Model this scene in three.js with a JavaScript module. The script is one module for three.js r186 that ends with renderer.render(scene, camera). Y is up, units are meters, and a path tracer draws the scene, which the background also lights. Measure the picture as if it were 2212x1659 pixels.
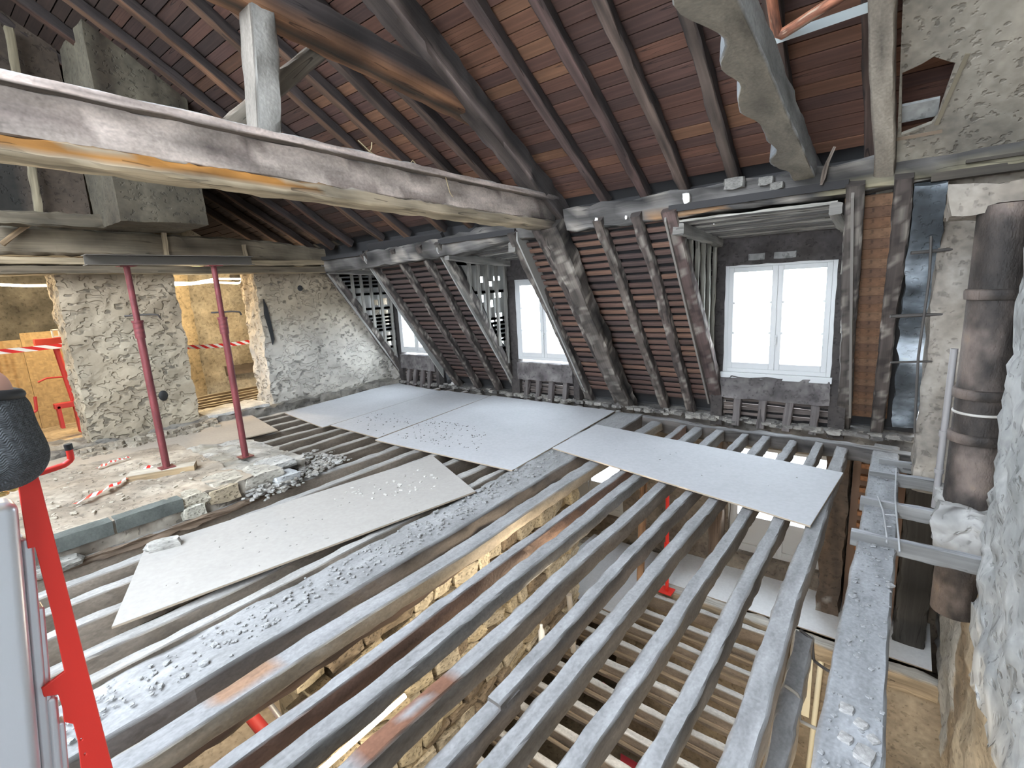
import * as THREE from 'three';
import { mergeGeometries, toCreasedNormals } from 'three/addons/utils/BufferGeometryUtils.js';
import { RoundedBoxGeometry } from 'three/addons/geometries/RoundedBoxGeometry.js';
import { ImprovedNoise } from 'three/addons/math/ImprovedNoise.js';
import { MarchingCubes } from 'three/addons/objects/MarchingCubes.js';

// ---------------------------------------------------------------- camera, sky, exposure
const scene = new THREE.Scene();
const camera = new THREE.PerspectiveCamera(75.67, 2212 / 1659, 0.05, 200);
camera.position.set(0, 1.7, 0);
camera.quaternion.setFromRotationMatrix(new THREE.Matrix4().makeBasis(
  new THREE.Vector3(0.78320, -0.05508, -0.61932),
  new THREE.Vector3(-0.07769, 0.97959, -0.18537),
  new THREE.Vector3(0.61689, 0.19329, 0.76294)));
scene.add(camera);
scene.background = new THREE.Color(0.8, 0.9, 1.0);          // bright overcast sky outside the dormers
scene.backgroundIntensity = 18;
const renderer = new THREE.WebGLRenderer({ antialias: true });
renderer.toneMapping = THREE.LinearToneMapping;
renderer.toneMappingExposure = 1.12;
renderer.shadowMap.enabled = true;
const WARM = new THREE.Color(1.0, 0.8, 0.5);
function lampLight(x, y, z, power, color = WARM, reach = 0) {
  const l = new THREE.PointLight(color, power, reach, 2);
  l.position.set(x, y, z); l.castShadow = true; l.shadow.radius = 6; scene.add(l); return l;
}

// ---------------------------------------------------------------- small tools
const V = (x, y, z) => new THREE.Vector3(x, y, z);
let seed = 20240;
function rnd() { seed |= 0; seed = seed + 0x6D2B79F5 | 0; let t = Math.imul(seed ^ seed >>> 15, 1 | seed); t = t + Math.imul(t ^ t >>> 7, 61 | t) ^ t; return ((t ^ t >>> 14) >>> 0) / 4294967296; }
const rr = (a, b) => a + (b - a) * rnd();
const PN = new ImprovedNoise();
const n3 = (x, y, z) => PN.noise(x + 31.7, y + 17.3, z + 9.1);
const lerp = (a, b, t) => a + (b - a) * t;
const clamp = (x, a, b) => Math.max(a, Math.min(b, x));
const sstep = (a, b, x) => { const t = clamp((x - a) / (b - a), 0, 1); return t * t * (3 - 2 * t); };
const mixc = (a, b, t) => [lerp(a[0], b[0], t), lerp(a[1], b[1], t), lerp(a[2], b[2], t)];

// ---------------------------------------------------------------- textures
function hash(ix, iy, s) { let h = Math.imul(ix, 374761393) + Math.imul(iy, 668265263) + Math.imul(s, 1274126177); h = Math.imul(h ^ h >>> 13, 1274126177); return ((h ^ h >>> 16) >>> 0) / 4294967296; }
function pnoise(x, y, px, py, s) {
  const x0 = Math.floor(x), y0 = Math.floor(y), fx = x - x0, fy = y - y0, m = (a, b) => ((a % b) + b) % b;
  const u = fx * fx * (3 - 2 * fx), v = fy * fy * (3 - 2 * fy);
  const a = hash(m(x0, px), m(y0, py), s), b = hash(m(x0 + 1, px), m(y0, py), s), c = hash(m(x0, px), m(y0 + 1, py), s), d = hash(m(x0 + 1, px), m(y0 + 1, py), s);
  return lerp(lerp(a, b, u), lerp(c, d, u), v);
}
function fbm(u, v, px, py, oct, s) { let a = 0, w = 0.5, t = 0; for (let o = 0; o < oct; o++) { a += w * pnoise(u * px, v * py, px, py, s + o); t += w; w *= 0.5; px *= 2; py *= 2; } return a / t; }
function tex(size, fn, srgb, repX = 1, repY = 1) {
  const d = new Uint8Array(size * size * 4);
  for (let j = 0; j < size; j++) for (let i = 0; i < size; i++) {
    const c = fn(i / size, j / size), k = (j * size + i) * 4;
    if (typeof c === 'number') d[k] = d[k + 1] = d[k + 2] = clamp(c, 0, 1) * 255; else { d[k] = clamp(c[0], 0, 1) * 255; d[k + 1] = clamp(c[1], 0, 1) * 255; d[k + 2] = clamp(c[2], 0, 1) * 255; }
    d[k + 3] = 255;
  }
  const t = new THREE.DataTexture(d, size, size, THREE.RGBAFormat);
  t.wrapS = t.wrapT = THREE.RepeatWrapping; t.magFilter = THREE.LinearFilter; t.minFilter = THREE.LinearFilter;
  if (srgb) t.colorSpace = THREE.SRGBColorSpace;
  t.repeat.set(repX, repY); t.needsUpdate = true; return t;
}
const woodF = (u, v) => { const g = fbm(u, v, 2, 44, 3, 5), b = fbm(u, v, 4, 5, 5, 9), c = Math.abs(pnoise(u * 2, v * 24, 2, 24, 21) - 0.5), k = pnoise(u * 5, v * 12, 5, 12, 23); return 0.66 + 0.24 * g + 0.26 * (b - 0.3) - (k > 0.62 ? 0.26 * sstep(0.05, 0.0, c) : 0); };
const T = {
  wood: tex(512, woodF, true, 0.7, 1.6),
  woodB: tex(512, woodF, false, 0.7, 1.6),
  plaster: tex(512, (u, v) => { const a = fbm(u, v, 4, 4, 6, 3), b = fbm(u, v, 30, 30, 3, 4), p = fbm(u, v, 40, 40, 3, 8); return 0.7 + 0.4 * (a - 0.3) + 0.2 * (b - 0.5) - 0.13 * sstep(0.62, 0.82, p); }, true, 0.8, 0.8),
  plasterB: tex(512, (u, v) => { const a = fbm(u, v, 6, 6, 6, 3), p = fbm(u, v, 40, 40, 3, 8); return 0.3 + 0.6 * a - 0.3 * sstep(0.62, 0.76, p); }, false, 0.8, 0.8),
  rubble: tex(1024, (u, v) => { const a = fbm(u, v, 5, 5, 5, 13), p = fbm(u + 0.02 * pnoise(u * 20, v * 20, 20, 20, 2), v, 44, 60, 2, 18), q = fbm(u, v, 14, 18, 3, 28); const k = 0.8 + 0.26 * (a - 0.3) - 0.3 * sstep(0.6, 0.8, p) * sstep(0.42, 0.66, q) - 0.12 * (1 - q); return [k, k * 0.985, k * 0.955]; }, true, 0.45, 0.45),
  rubbleB: tex(1024, (u, v) => { const p = fbm(u + 0.02 * pnoise(u * 20, v * 20, 20, 20, 2), v, 44, 60, 2, 18), q = fbm(u, v, 14, 18, 3, 28); return 0.4 + 0.5 * q - 0.5 * sstep(0.55, 0.7, p) + 0.12 * fbm(u, v, 90, 90, 2, 7); }, false, 0.45, 0.45),
  dust: tex(512, (u, v) => 0.74 + 0.34 * (fbm(u, v, 8, 8, 6, 33) - 0.3) + 0.12 * (fbm(u, v, 90, 90, 2, 35) - 0.5), true, 1, 1),
  dusty: tex(512, (u, v) => 0.78 + 0.2 * (fbm(u, v, 6, 14, 5, 91) - 0.4) + 0.12 * (fbm(u, v, 80, 80, 2, 95) - 0.5) - 0.06 * sstep(0.6, 0.85, fbm(u, v, 20, 34, 3, 97)), true, 0.9, 1.4),
  dustB: tex(512, (u, v) => 0.5 * fbm(u, v, 14, 14, 5, 33) + 0.5 * fbm(u, v, 70, 70, 2, 35), false, 1, 1),
  board: tex(512, (u, v) => { const a = fbm(u, v, 3, 3, 6, 41), s = fbm(u, v, 90, 90, 2, 44); return 0.9 + 0.1 * (a - 0.5) + 0.05 * (s - 0.5); }, true, 0.5, 0.5),
  osb: tex(512, (u, v) => { const a = fbm(u, v, 80, 30, 2, 51), b = fbm(u, v, 30, 80, 2, 52), k = pnoise(u * 60, v * 60, 60, 60, 53) > 0.5 ? a : b, st = fbm(u, v, 8, 1, 4, 55); const l = 0.72 + 0.2 * (k - 0.4), d = sstep(0.45, 0.7, st); return [l * lerp(1, 0.62, d), l * lerp(0.82, 0.4, d), l * lerp(0.56, 0.2, d)]; }, true, 0.5, 0.5),
  soot: tex(512, (u, v) => { const a = fbm(u, v, 3, 5, 6, 61), b = fbm(u, v, 20, 20, 3, 62), k = 0.4 + 0.55 * sstep(0.3, 0.65, a) + 0.25 * (b - 0.5); return [k, k * 1.02, k * 1.05]; }, true, 0.6, 0.6),
  rust: tex(512, (u, v) => { const a = fbm(u, v, 5, 5, 6, 71), w = fbm(u, v, 26, 26, 3, 72), l = sstep(0.62, 0.74, fbm(u, v, 8, 8, 4, 73)); const k = 0.35 + 0.9 * (a - 0.2) + 0.3 * (w - 0.5); return [lerp(k, 0.8, l), lerp(k * 0.72, 0.75, l), lerp(k * 0.6, 0.7, l)]; }, true, 1, 1),
  knit: tex(256, (u, v) => 0.45 + 0.4 * fbm(u, v, 40, 40, 2, 81) + 0.3 * Math.abs(Math.sin(v * Math.PI * 40 + 2 * Math.sin(u * Math.PI * 24))), true, 6, 6),
  tape: tex(128, (u, v) => ((u + v * 0.35) % 0.5) < 0.25 ? [0.86, 0.12, 0.1] : [0.95, 0.93, 0.9], true, 4, 1),
};

// ---------------------------------------------------------------- materials
const mat = (o) => new THREE.MeshStandardMaterial({ roughness: 0.9, metalness: 0, ...o });
const C = (r, g, b) => new THREE.Color().setRGB(r, g, b);
const MAT = {
  timber: mat({ vertexColors: true, map: T.wood, bumpMap: T.woodB, bumpScale: 0.0025 }),
  dusty: mat({ vertexColors: true, map: T.dusty, bumpMap: T.dustB, bumpScale: 0.003 }),
  plain: mat({ vertexColors: true, map: T.dust, bumpMap: T.dustB, bumpScale: 0.004 }),
  plaster: mat({ vertexColors: true, map: T.plaster, bumpMap: T.plasterB, bumpScale: 0.012 }),
  rubble: mat({ vertexColors: true, map: T.rubble, bumpMap: T.rubbleB, bumpScale: 0.03 }),
  soot: mat({ vertexColors: true, map: T.soot, bumpMap: T.plasterB, bumpScale: 0.012 }),
  board: mat({ color: C(0.58, 0.58, 0.6), map: T.board, roughness: 0.85 }),
  boardDusty: mat({ color: C(0.46, 0.43, 0.4), map: T.board, roughness: 0.9 }),
  boardBeige: mat({ color: C(0.5, 0.42, 0.34), map: T.board, roughness: 0.9 }),
  boardEdge: mat({ color: C(0.36, 0.29, 0.22) }),
  osb: mat({ color: C(0.6, 0.66, 0.78), map: T.osb }),
  white: mat({ color: C(0.56, 0.555, 0.55), roughness: 0.5 }),
  cream: mat({ color: C(0.72, 0.66, 0.5), roughness: 0.6 }),
  slate: mat({ color: C(0.035, 0.033, 0.034) }),
  rust: mat({ color: C(0.42, 0.3, 0.26), map: T.rust, bumpMap: T.dustB, bumpScale: 0.005, roughness: 0.8 }),
  pipe: mat({ color: C(0.19, 0.14, 0.112), map: T.soot, bumpMap: T.dustB, bumpScale: 0.006, roughness: 0.75 }),
  prop: mat({ color: C(0.26, 0.055, 0.06), map: T.dust, roughness: 0.6, metalness: 0.1 }),
  red: mat({ color: C(0.7, 0.03, 0.018), roughness: 0.5 }),
  redOld: mat({ color: C(0.48, 0.04, 0.035), roughness: 0.6 }),
  alu: mat({ color: C(0.7, 0.71, 0.74), roughness: 0.36, metalness: 0.7 }),
  galv: mat({ color: C(0.62, 0.68, 0.7), roughness: 0.45, metalness: 0.5 }),
  iron: mat({ color: C(0.09, 0.08, 0.075), roughness: 0.7, metalness: 0.3 }),
  black: mat({ color: C(0.015, 0.015, 0.016), roughness: 0.6 }),
  knit: mat({ color: C(0.09, 0.097, 0.106), map: T.knit, bumpMap: T.knit, bumpScale: 0.004, roughness: 1 }),
  skin: mat({ color: C(0.6, 0.34, 0.26), roughness: 0.6 }),
  brass: mat({ color: C(0.7, 0.5, 0.2), roughness: 0.35, metalness: 0.9 }),
  tape: mat({ color: C(0.9, 0.9, 0.9), map: T.tape, roughness: 0.5, side: THREE.DoubleSide }),
  tile: mat({ color: C(0.13, 0.145, 0.135), map: T.dust }),
  straw: mat({ color: C(0.42, 0.33, 0.2) }),
  glass: new THREE.MeshPhysicalMaterial({ color: C(0.97, 0.98, 0.98), roughness: 0.02, transmission: 1, thickness: 0, ior: 1.45 }),
  glow: mat({ color: C(1, 0.9, 0.7), emissive: new THREE.Color(1.0, 0.86, 0.6), emissiveIntensity: 7 }),
  glowWhite: mat({ color: C(1, 0.95, 0.85), emissive: new THREE.Color(1.0, 0.92, 0.76), emissiveIntensity: 6 }),
};
for (const m of ['glow', 'glowWhite']) MAT[m].name = 'lamp_glow';

// ---------------------------------------------------------------- objects and names
const used = {};
const numbered = (n) => { const k = used[n] = (used[n] ?? -1) + 1; return k ? `${n}_${String(k).padStart(3, '0')}` : n; };
function tag(o, label, category, group) { o.userData = { label, category }; if (group) o.userData.group = group; return o; }
function thing(name, label, category, pos, group) { const o = new THREE.Group(); o.name = numbered(name); o.position.copy(pos); scene.add(o); return tag(o, label, category, group); }
function struct(name, pos = V(0, 0, 0)) { const o = new THREE.Group(); o.name = name; o.position.copy(pos); o.userData = { kind: 'structure' }; scene.add(o); return o; }
function shade(m) { m.castShadow = m.receiveShadow = true; return m; }
// one mesh as a whole thing: its geometry is given in room coordinates and moved to its own base
function solo(name, geo, m, label, category, group, extra) {
  geo.computeBoundingBox(); const b = geo.boundingBox, p = V((b.min.x + b.max.x) / 2, b.min.y, (b.min.z + b.max.z) / 2);
  geo.translate(-p.x, -p.y, -p.z);
  const o = shade(new THREE.Mesh(geo, m)); o.name = numbered(name); o.position.copy(p); scene.add(o);
  tag(o, label, category, group); Object.assign(o.userData, extra); return o;
}
// a part: geometry in room coordinates, hung under its thing (no turn on the thing)
function part(name, geo, m, parent, label) {
  let q = V(0, 0, 0); for (let o = parent; o; o = o.parent) q.add(o.position);
  geo.translate(-q.x, -q.y, -q.z);
  const o = shade(new THREE.Mesh(geo, m)); o.name = name; if (label) o.userData.label = label; parent.add(o); return o;
}
// a cheap piece sharing geometry
function piece(name, geo, m, parent, pos, rot, scale) { const o = shade(new THREE.Mesh(geo, m)); o.name = name; o.position.copy(pos).sub(parent.position); if (rot) o.quaternion.copy(rot); if (scale) o.scale.copy(scale); parent.add(o); return o; }

// ---------------------------------------------------------------- geometry
// A hewn timber along a path of points: w across, h high, with worn edges, wander, and dust lying on its upper face.
function beam(path, w, h, o = {}) {
  const pts = path.map((p) => V(...p)), curve = pts.length > 2 ? new THREE.CatmullRomCurve3(pts, false, 'catmullrom', 0.5) : new THREE.LineCurve3(pts[0], pts[1]);
  const L = curve.getLength(), n = o.n ?? Math.max(4, Math.min(90, Math.round(L / (o.step ?? 0.06)))), sd = o.seed ?? rr(0, 500);
  const c = Math.min(Array.isArray(w) ? w[0] : w, Array.isArray(h) ? h[0] : h) * (o.edge ?? 0.12), wob = o.wob ?? 0.012, rough = o.rough ?? 0.005;
  const upHint = V(...(o.up ?? [0, 1, 0]));
  const side = o.side ?? [0.13, 0.105, 0.085], top = o.top ?? side, bot = o.bot ?? side;
  const pos = [], uv = [], col = [], idx = [], R = 12;
  const wAt = (t) => (Array.isArray(w) ? lerp(w[0], w[1], t) : w), hAt = (t) => (Array.isArray(h) ? lerp(h[0], h[1], t) : h);
  for (let i = 0; i <= n; i++) {
    const t = i / n, p = curve.getPointAt(t), d = curve.getTangentAt(t), sx = V(0, 0, 0).crossVectors(upHint, d).normalize(), up = V(0, 0, 0).crossVectors(d, sx);
    const u = t * L, a = wAt(t) / 2, b = hAt(t) / 2;
    p.addScaledVector(sx, wob * 2 * n3(u * 0.9, sd, 1.5)).addScaledVector(up, wob * 2 * n3(u * 0.9, sd, 7.5));
    const grow = 1 + (o.swell ?? 0.06) * 2 * n3(u * 1.3, sd, 14.5);
    const ring = [[-a + c, b], [0, b], [a - c, b], [a, b - c], [a, 0], [a, -b + c], [a - c, -b], [0, -b], [-a + c, -b], [-a, -b + c], [-a, 0], [-a, b - c]];
    let per = 0;
    for (let k = 0; k < R; k++) {
      let [s, q] = ring[k];
      const e = rough * 2.2 * n3(u * 7, k * 3.7, sd);
      s = s * grow + Math.sign(s) * e; q = q * grow + Math.sign(q) * e * 0.8;
      if (o.bulge && (k >= 8 && k <= 11 || k === 0)) s += o.bulge(u) * (k === 0 ? 0.6 : 1);
      const v = V(0, 0, 0).copy(p).addScaledVector(sx, s).addScaledVector(up, q);
      pos.push(v.x, v.y, v.z);
      if (k) per += Math.hypot(ring[k][0] - ring[k - 1][0], ring[k][1] - ring[k - 1][1]);
      uv.push(u + sd, per + sd * 0.37);
      const f = k <= 2 ? top : k >= 6 && k <= 8 ? bot : side;
      let cc = f;
      if (o.paint) cc = o.paint(u, t, k, cc) ?? cc;
      const m = 1 + (o.mottle ?? 0.35) * 2 * n3(u * 2.6, k * 0.9, sd + 40) * (k <= 2 && o.top ? 0.5 : 1);
      col.push(cc[0] * m, cc[1] * m, cc[2] * m);
    }
  }
  for (let i = 0; i < n; i++) for (let k = 0; k < R; k++) { const a = i * R + k, b = i * R + (k + 1) % R, e = a + R, f = b + R; idx.push(a, e, b, b, e, f); }
  const capc = o.end ?? side;
  for (const i of [0, n]) {
    const base = pos.length / 3, p = [0, 0, 0];
    for (let k = 0; k < R; k++) { const q = (i * R + k) * 3; for (let j = 0; j < 3; j++) p[j] += pos[q + j] / R; pos.push(pos[q], pos[q + 1], pos[q + 2]); uv.push(pos[q] + pos[q + 2], pos[q + 1]); col.push(...capc); }
    pos.push(...p); uv.push(p[0] + p[2], p[1]); col.push(...capc);
    for (let k = 0; k < R; k++) { const a = base + k, b = base + (k + 1) % R; i ? idx.push(base + R, b, a) : idx.push(base + R, a, b); }
  }
  const g = new THREE.BufferGeometry();
  g.setAttribute('position', new THREE.Float32BufferAttribute(pos, 3)); g.setAttribute('uv', new THREE.Float32BufferAttribute(uv, 2)); g.setAttribute('color', new THREE.Float32BufferAttribute(col, 3));
  g.setIndex(idx);
  return toCreasedNormals(g, 0.7);
}
function paintGeo(g, c) { const n = g.attributes.position.count, a = new Float32Array(n * 3); for (let i = 0; i < n; i++) { const k = typeof c === 'function' ? c(g.attributes.position.getX(i), g.attributes.position.getY(i), g.attributes.position.getZ(i), g.attributes.normal.getX(i), g.attributes.normal.getY(i), g.attributes.normal.getZ(i)) : c; a.set(k, i * 3); } g.setAttribute('color', new THREE.BufferAttribute(a, 3)); return g; }
function boxUV(g, s = 1) { const p = g.attributes.position, nn = g.attributes.normal, uv = new Float32Array(p.count * 2); for (let i = 0; i < p.count; i++) { const ax = Math.abs(nn.getX(i)), ay = Math.abs(nn.getY(i)), az = Math.abs(nn.getZ(i)); const q = ax >= ay && ax >= az ? [p.getZ(i), p.getY(i)] : ay >= az ? [p.getX(i), p.getZ(i)] : [p.getX(i), p.getY(i)]; uv.set([q[0] * s, q[1] * s], i * 2); } g.setAttribute('uv', new THREE.BufferAttribute(uv, 2)); return g; }
// plain box between two corners
function box(x0, x1, y0, y1, z0, z1) { const g = new THREE.BoxGeometry(x1 - x0, y1 - y0, z1 - z0); g.translate((x0 + x1) / 2, (y0 + y1) / 2, (z0 + z1) / 2); return boxUV(g); }
function rbox(x0, x1, y0, y1, z0, z1, r = 0.004, seg = 2) { const g = new RoundedBoxGeometry(x1 - x0, y1 - y0, z1 - z0, seg, r); g.translate((x0 + x1) / 2, (y0 + y1) / 2, (z0 + z1) / 2); return boxUV(g); }
// a box whose faces are rough masonry: finely cut and pushed about by noise of place, so that it stays closed
function lump(x0, x1, y0, y1, z0, z1, cell, amp, freq, color, o = {}) {
  const sx = clamp(Math.round((x1 - x0) / cell), 1, 160), sy = clamp(Math.round((y1 - y0) / cell), 1, 160), sz = clamp(Math.round((z1 - z0) / cell), 1, 200);
  const g = new THREE.BoxGeometry(x1 - x0, y1 - y0, z1 - z0, sx, sy, sz); g.translate((x0 + x1) / 2, (y0 + y1) / 2, (z0 + z1) / 2);
  boxUV(g);
  const p = g.attributes.position;
  for (let i = 0; i < p.count; i++) {
    const x = p.getX(i), y = p.getY(i), z = p.getZ(i); let d = [0, 0, 0];
    for (let k = 0; k < 3; k++) { const a = n3(x * freq + k * 50, y * freq, z * freq), b = n3(x * freq * 2.7, y * freq * 2.7 + k * 30, z * freq * 2.7); d[k] = amp * (1.3 * a + 0.7 * b); }
    if (o.warp) d = o.warp(x, y, z, d) ?? d;
    p.setXYZ(i, x + d[0], y + d[1], z + d[2]);
  }
  g.computeVertexNormals();
  return paintGeo(g, color);
}
// a flat board with corners given on a level, thickness th
function sheet(corners, y, th) {
  const s = new THREE.Shape(corners.map(([x, z]) => new THREE.Vector2(x, -z))), g = new THREE.ExtrudeGeometry(s, { depth: th, bevelEnabled: false });
  g.rotateX(-Math.PI / 2); g.translate(0, y, 0); return g;
}
function tube(pts, r, seg = 8, n) { const c = new THREE.CatmullRomCurve3(pts.map((p) => V(...p)), false, 'catmullrom', 0.15); return new THREE.TubeGeometry(c, n ?? Math.max(2, pts.length * 6), r, seg, false); }
function rod(a, b, r, seg = 10) { const A = V(...a), B = V(...b), d = B.clone().sub(A), g = new THREE.CylinderGeometry(r, r, d.length(), seg); g.applyQuaternion(new THREE.Quaternion().setFromUnitVectors(V(0, 1, 0), d.clone().normalize())); g.translate((A.x + B.x) / 2, (A.y + B.y) / 2, (A.z + B.z) / 2); return g; }
function lathe(profile, x, y, z, seg = 24) { const g = new THREE.LatheGeometry(profile.map(([r, h]) => new THREE.Vector2(r, h)), seg), u = g.attributes.uv, q = g.attributes.position; for (let i = 0; i < u.count; i++) u.setXY(i, u.getX(i) * 1.667, q.getY(i)); g.translate(x, y, z); return g; }
function bareMerge(list) { return mergeGeometries(list.map((g) => { const q = g.index ? g.toNonIndexed() : g; for (const k of Object.keys(q.attributes)) if (!['position', 'normal', 'uv'].includes(k)) q.deleteAttribute(k); return q; })); }
function colorMerge(list) { return mergeGeometries(list.map((g) => { const q = g.index ? g.toNonIndexed() : g; for (const k of Object.keys(q.attributes)) if (!['position', 'normal', 'uv', 'color'].includes(k)) q.deleteAttribute(k); return q; })); }
// rough stones: a few shared variants
function stoneGeo(s, flat = 1, cuts = 2) { const g = new THREE.BoxGeometry(1, 1, 1, cuts, cuts, cuts), p = g.attributes.position; for (let i = 0; i < p.count; i++) { const v = V(p.getX(i), p.getY(i), p.getZ(i)), r = v.length(); v.multiplyScalar(lerp(1, 0.62 / r, 0.42)); const k = 0.16; v.x += k * n3(v.x * 2.1 + s, v.y * 2.1, v.z * 2.1); v.y += k * n3(v.x * 2.1, v.y * 2.1 + s, v.z * 2.1); v.z += k * n3(v.x * 2.1, v.y * 2.1, v.z * 2.1 + s) * flat; p.setXYZ(i, v.x, v.y, v.z); } g.computeVertexNormals(); const q = toCreasedNormals(g, 0.5); return boxUV(q, 0.35); }
const STONES = [1, 2, 3, 4, 5, 6].map((k) => stoneGeo(k * 13.7));
const ORD = ['first', 'second', 'third', 'fourth', 'fifth', 'sixth', 'seventh', 'eighth', 'ninth', 'tenth', 'eleventh', 'twelfth', 'thirteenth', 'fourteenth', 'fifteenth', 'sixteenth'];

// ================================================================ THE BUILDING
// colours of what things are made of
const DUST = [0.43, 0.425, 0.435], DUSTW = [0.62, 0.57, 0.5], OLD = [0.15, 0.118, 0.095], DARK = [0.1, 0.082, 0.074], SOOT = [0.035, 0.032, 0.032], TAN = [0.42, 0.33, 0.22], GREYW = [0.25, 0.225, 0.2];
const PL = [0.58, 0.53, 0.46];
// the two roof planes: upper slope and the steep lower slope with the dormers
const UP_S = 0.625, upY = (z) => 2.6 + UP_S * (z + 4.65);
const UPN = V(0, -0.848, 0.53), UPD = V(0, 0.53, 0.848);          // inward normal, direction up the slope
const BRN = V(0, -0.568, 0.823), BRD = V(0, 0.823, 0.568);
const brP = (x, s, off) => V(x, 0.1, -6.05).addScaledVector(BRD, s).addScaledVector(BRN, -off);   // s metres up the lower slope
const upP = (x, s, off) => V(x, 2.6, -4.65).addScaledVector(UPD, s).addScaledVector(UPN, -off);
const DORM = [[-7.5, -6.5], [-4.75, -3.62], [-1.72, -0.48]];        // x extents of the three dormers

// ---------------------------------------------------------------- shell
{ // upper roof: boards seen between the rafters are pieces of the ceiling, the covering lies behind them
  const ceil = struct('ceiling');
  const slab = (x0, x1, s0, s1, off, th) => { const g = new THREE.BoxGeometry(x1 - x0, th, s1 - s0); g.rotateX(-Math.atan(UP_S)); const c = upP((x0 + x1) / 2, (s0 + s1) / 2, off + th / 2); g.translate(c.x, c.y, c.z); return g; };
  part('roof_covering', slab(-12.4, 0.9, -0.35, 5.55, 0.145, 0.06), MAT.slate, ceil);
  // far side of the ridge: an unseen gap in its covering, added to let in fill daylight
  const cb = struct('ceiling_1'), bslab = (x0, x1, z0, z1) => { const L = (z1 - z0) / Math.cos(Math.atan(UP_S)), g = new THREE.BoxGeometry(x1 - x0, 0.08, L); g.rotateX(Math.atan(UP_S)); g.translate((x0 + x1) / 2, 5.66 - UP_S * (z0 + z1) / 2, (z0 + z1) / 2); part('roof_covering', g, MAT.slate, cb); };
  bslab(-12.4, -6.6, -0.05, 3.4); bslab(0.45, 0.95, -0.05, 3.4); bslab(-6.6, 0.45, -0.05, 0.8);
  const RX = [0.62, 0.14, -0.3, -0.8, -1.265, -1.72, -2.12, -2.58, -3.05, -3.8, -4.15, -4.58, -4.98, -5.7, -6.3, -7.0, -7.66, -8.2, -8.75, -9.4, -10.3, -11.3, -12.3], cache = {};
  const plankGeo = (l) => (cache[l.toFixed(2)] ??= boxUV(new THREE.BoxGeometry(l - 0.006, 0.02, 0.104), 1));
  const mats = [[0.2, 0.092, 0.062], [0.17, 0.08, 0.058], [0.24, 0.11, 0.066], [0.13, 0.066, 0.052], [0.18, 0.084, 0.06], [0.28, 0.135, 0.075], [0.15, 0.075, 0.06], [0.115, 0.062, 0.052]].map((c) => mat({ color: C(...c), map: T.wood, bumpMap: T.woodB, bumpScale: 0.004 }));
  const q = new THREE.Quaternion().setFromAxisAngle(V(1, 0, 0), -Math.atan(UP_S));
  const sooty = [[0.12, 0.055, 0.036], [0.09, 0.044, 0.032], [0.14, 0.066, 0.04], [0.07, 0.036, 0.028], [0.1, 0.048, 0.034], [0.16, 0.076, 0.045], [0.08, 0.04, 0.032], [0.06, 0.034, 0.028]].map((c) => mat({ color: C(...c), map: T.wood, bumpMap: T.woodB, bumpScale: 0.004 })), rest = [];  // darker copies of mats: dimness of the left roof put into the colour
  let count = 0;
  for (let r = 0; r < 47; r++) {
    const s = -0.12 + r * 0.113;
    let i = 0;
    while (i < RX.length - 1) {
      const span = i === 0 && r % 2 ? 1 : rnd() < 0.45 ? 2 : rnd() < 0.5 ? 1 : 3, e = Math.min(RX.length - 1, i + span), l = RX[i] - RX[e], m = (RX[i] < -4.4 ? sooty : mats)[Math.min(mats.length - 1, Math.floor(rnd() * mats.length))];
      const c = upP((RX[i] + RX[e]) / 2, s, 0.118 + rr(0, 0.01)), g0 = plankGeo(l);
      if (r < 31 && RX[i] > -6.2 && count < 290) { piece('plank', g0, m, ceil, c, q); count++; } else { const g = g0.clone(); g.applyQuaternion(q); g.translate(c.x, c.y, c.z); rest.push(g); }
      i = e;
    }
  }
  const far = part('plank', bareMerge(rest), mat({ color: C(0.06, 0.033, 0.024), map: T.wood }), ceil); far.userData.kind = 'stuff';
}
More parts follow.
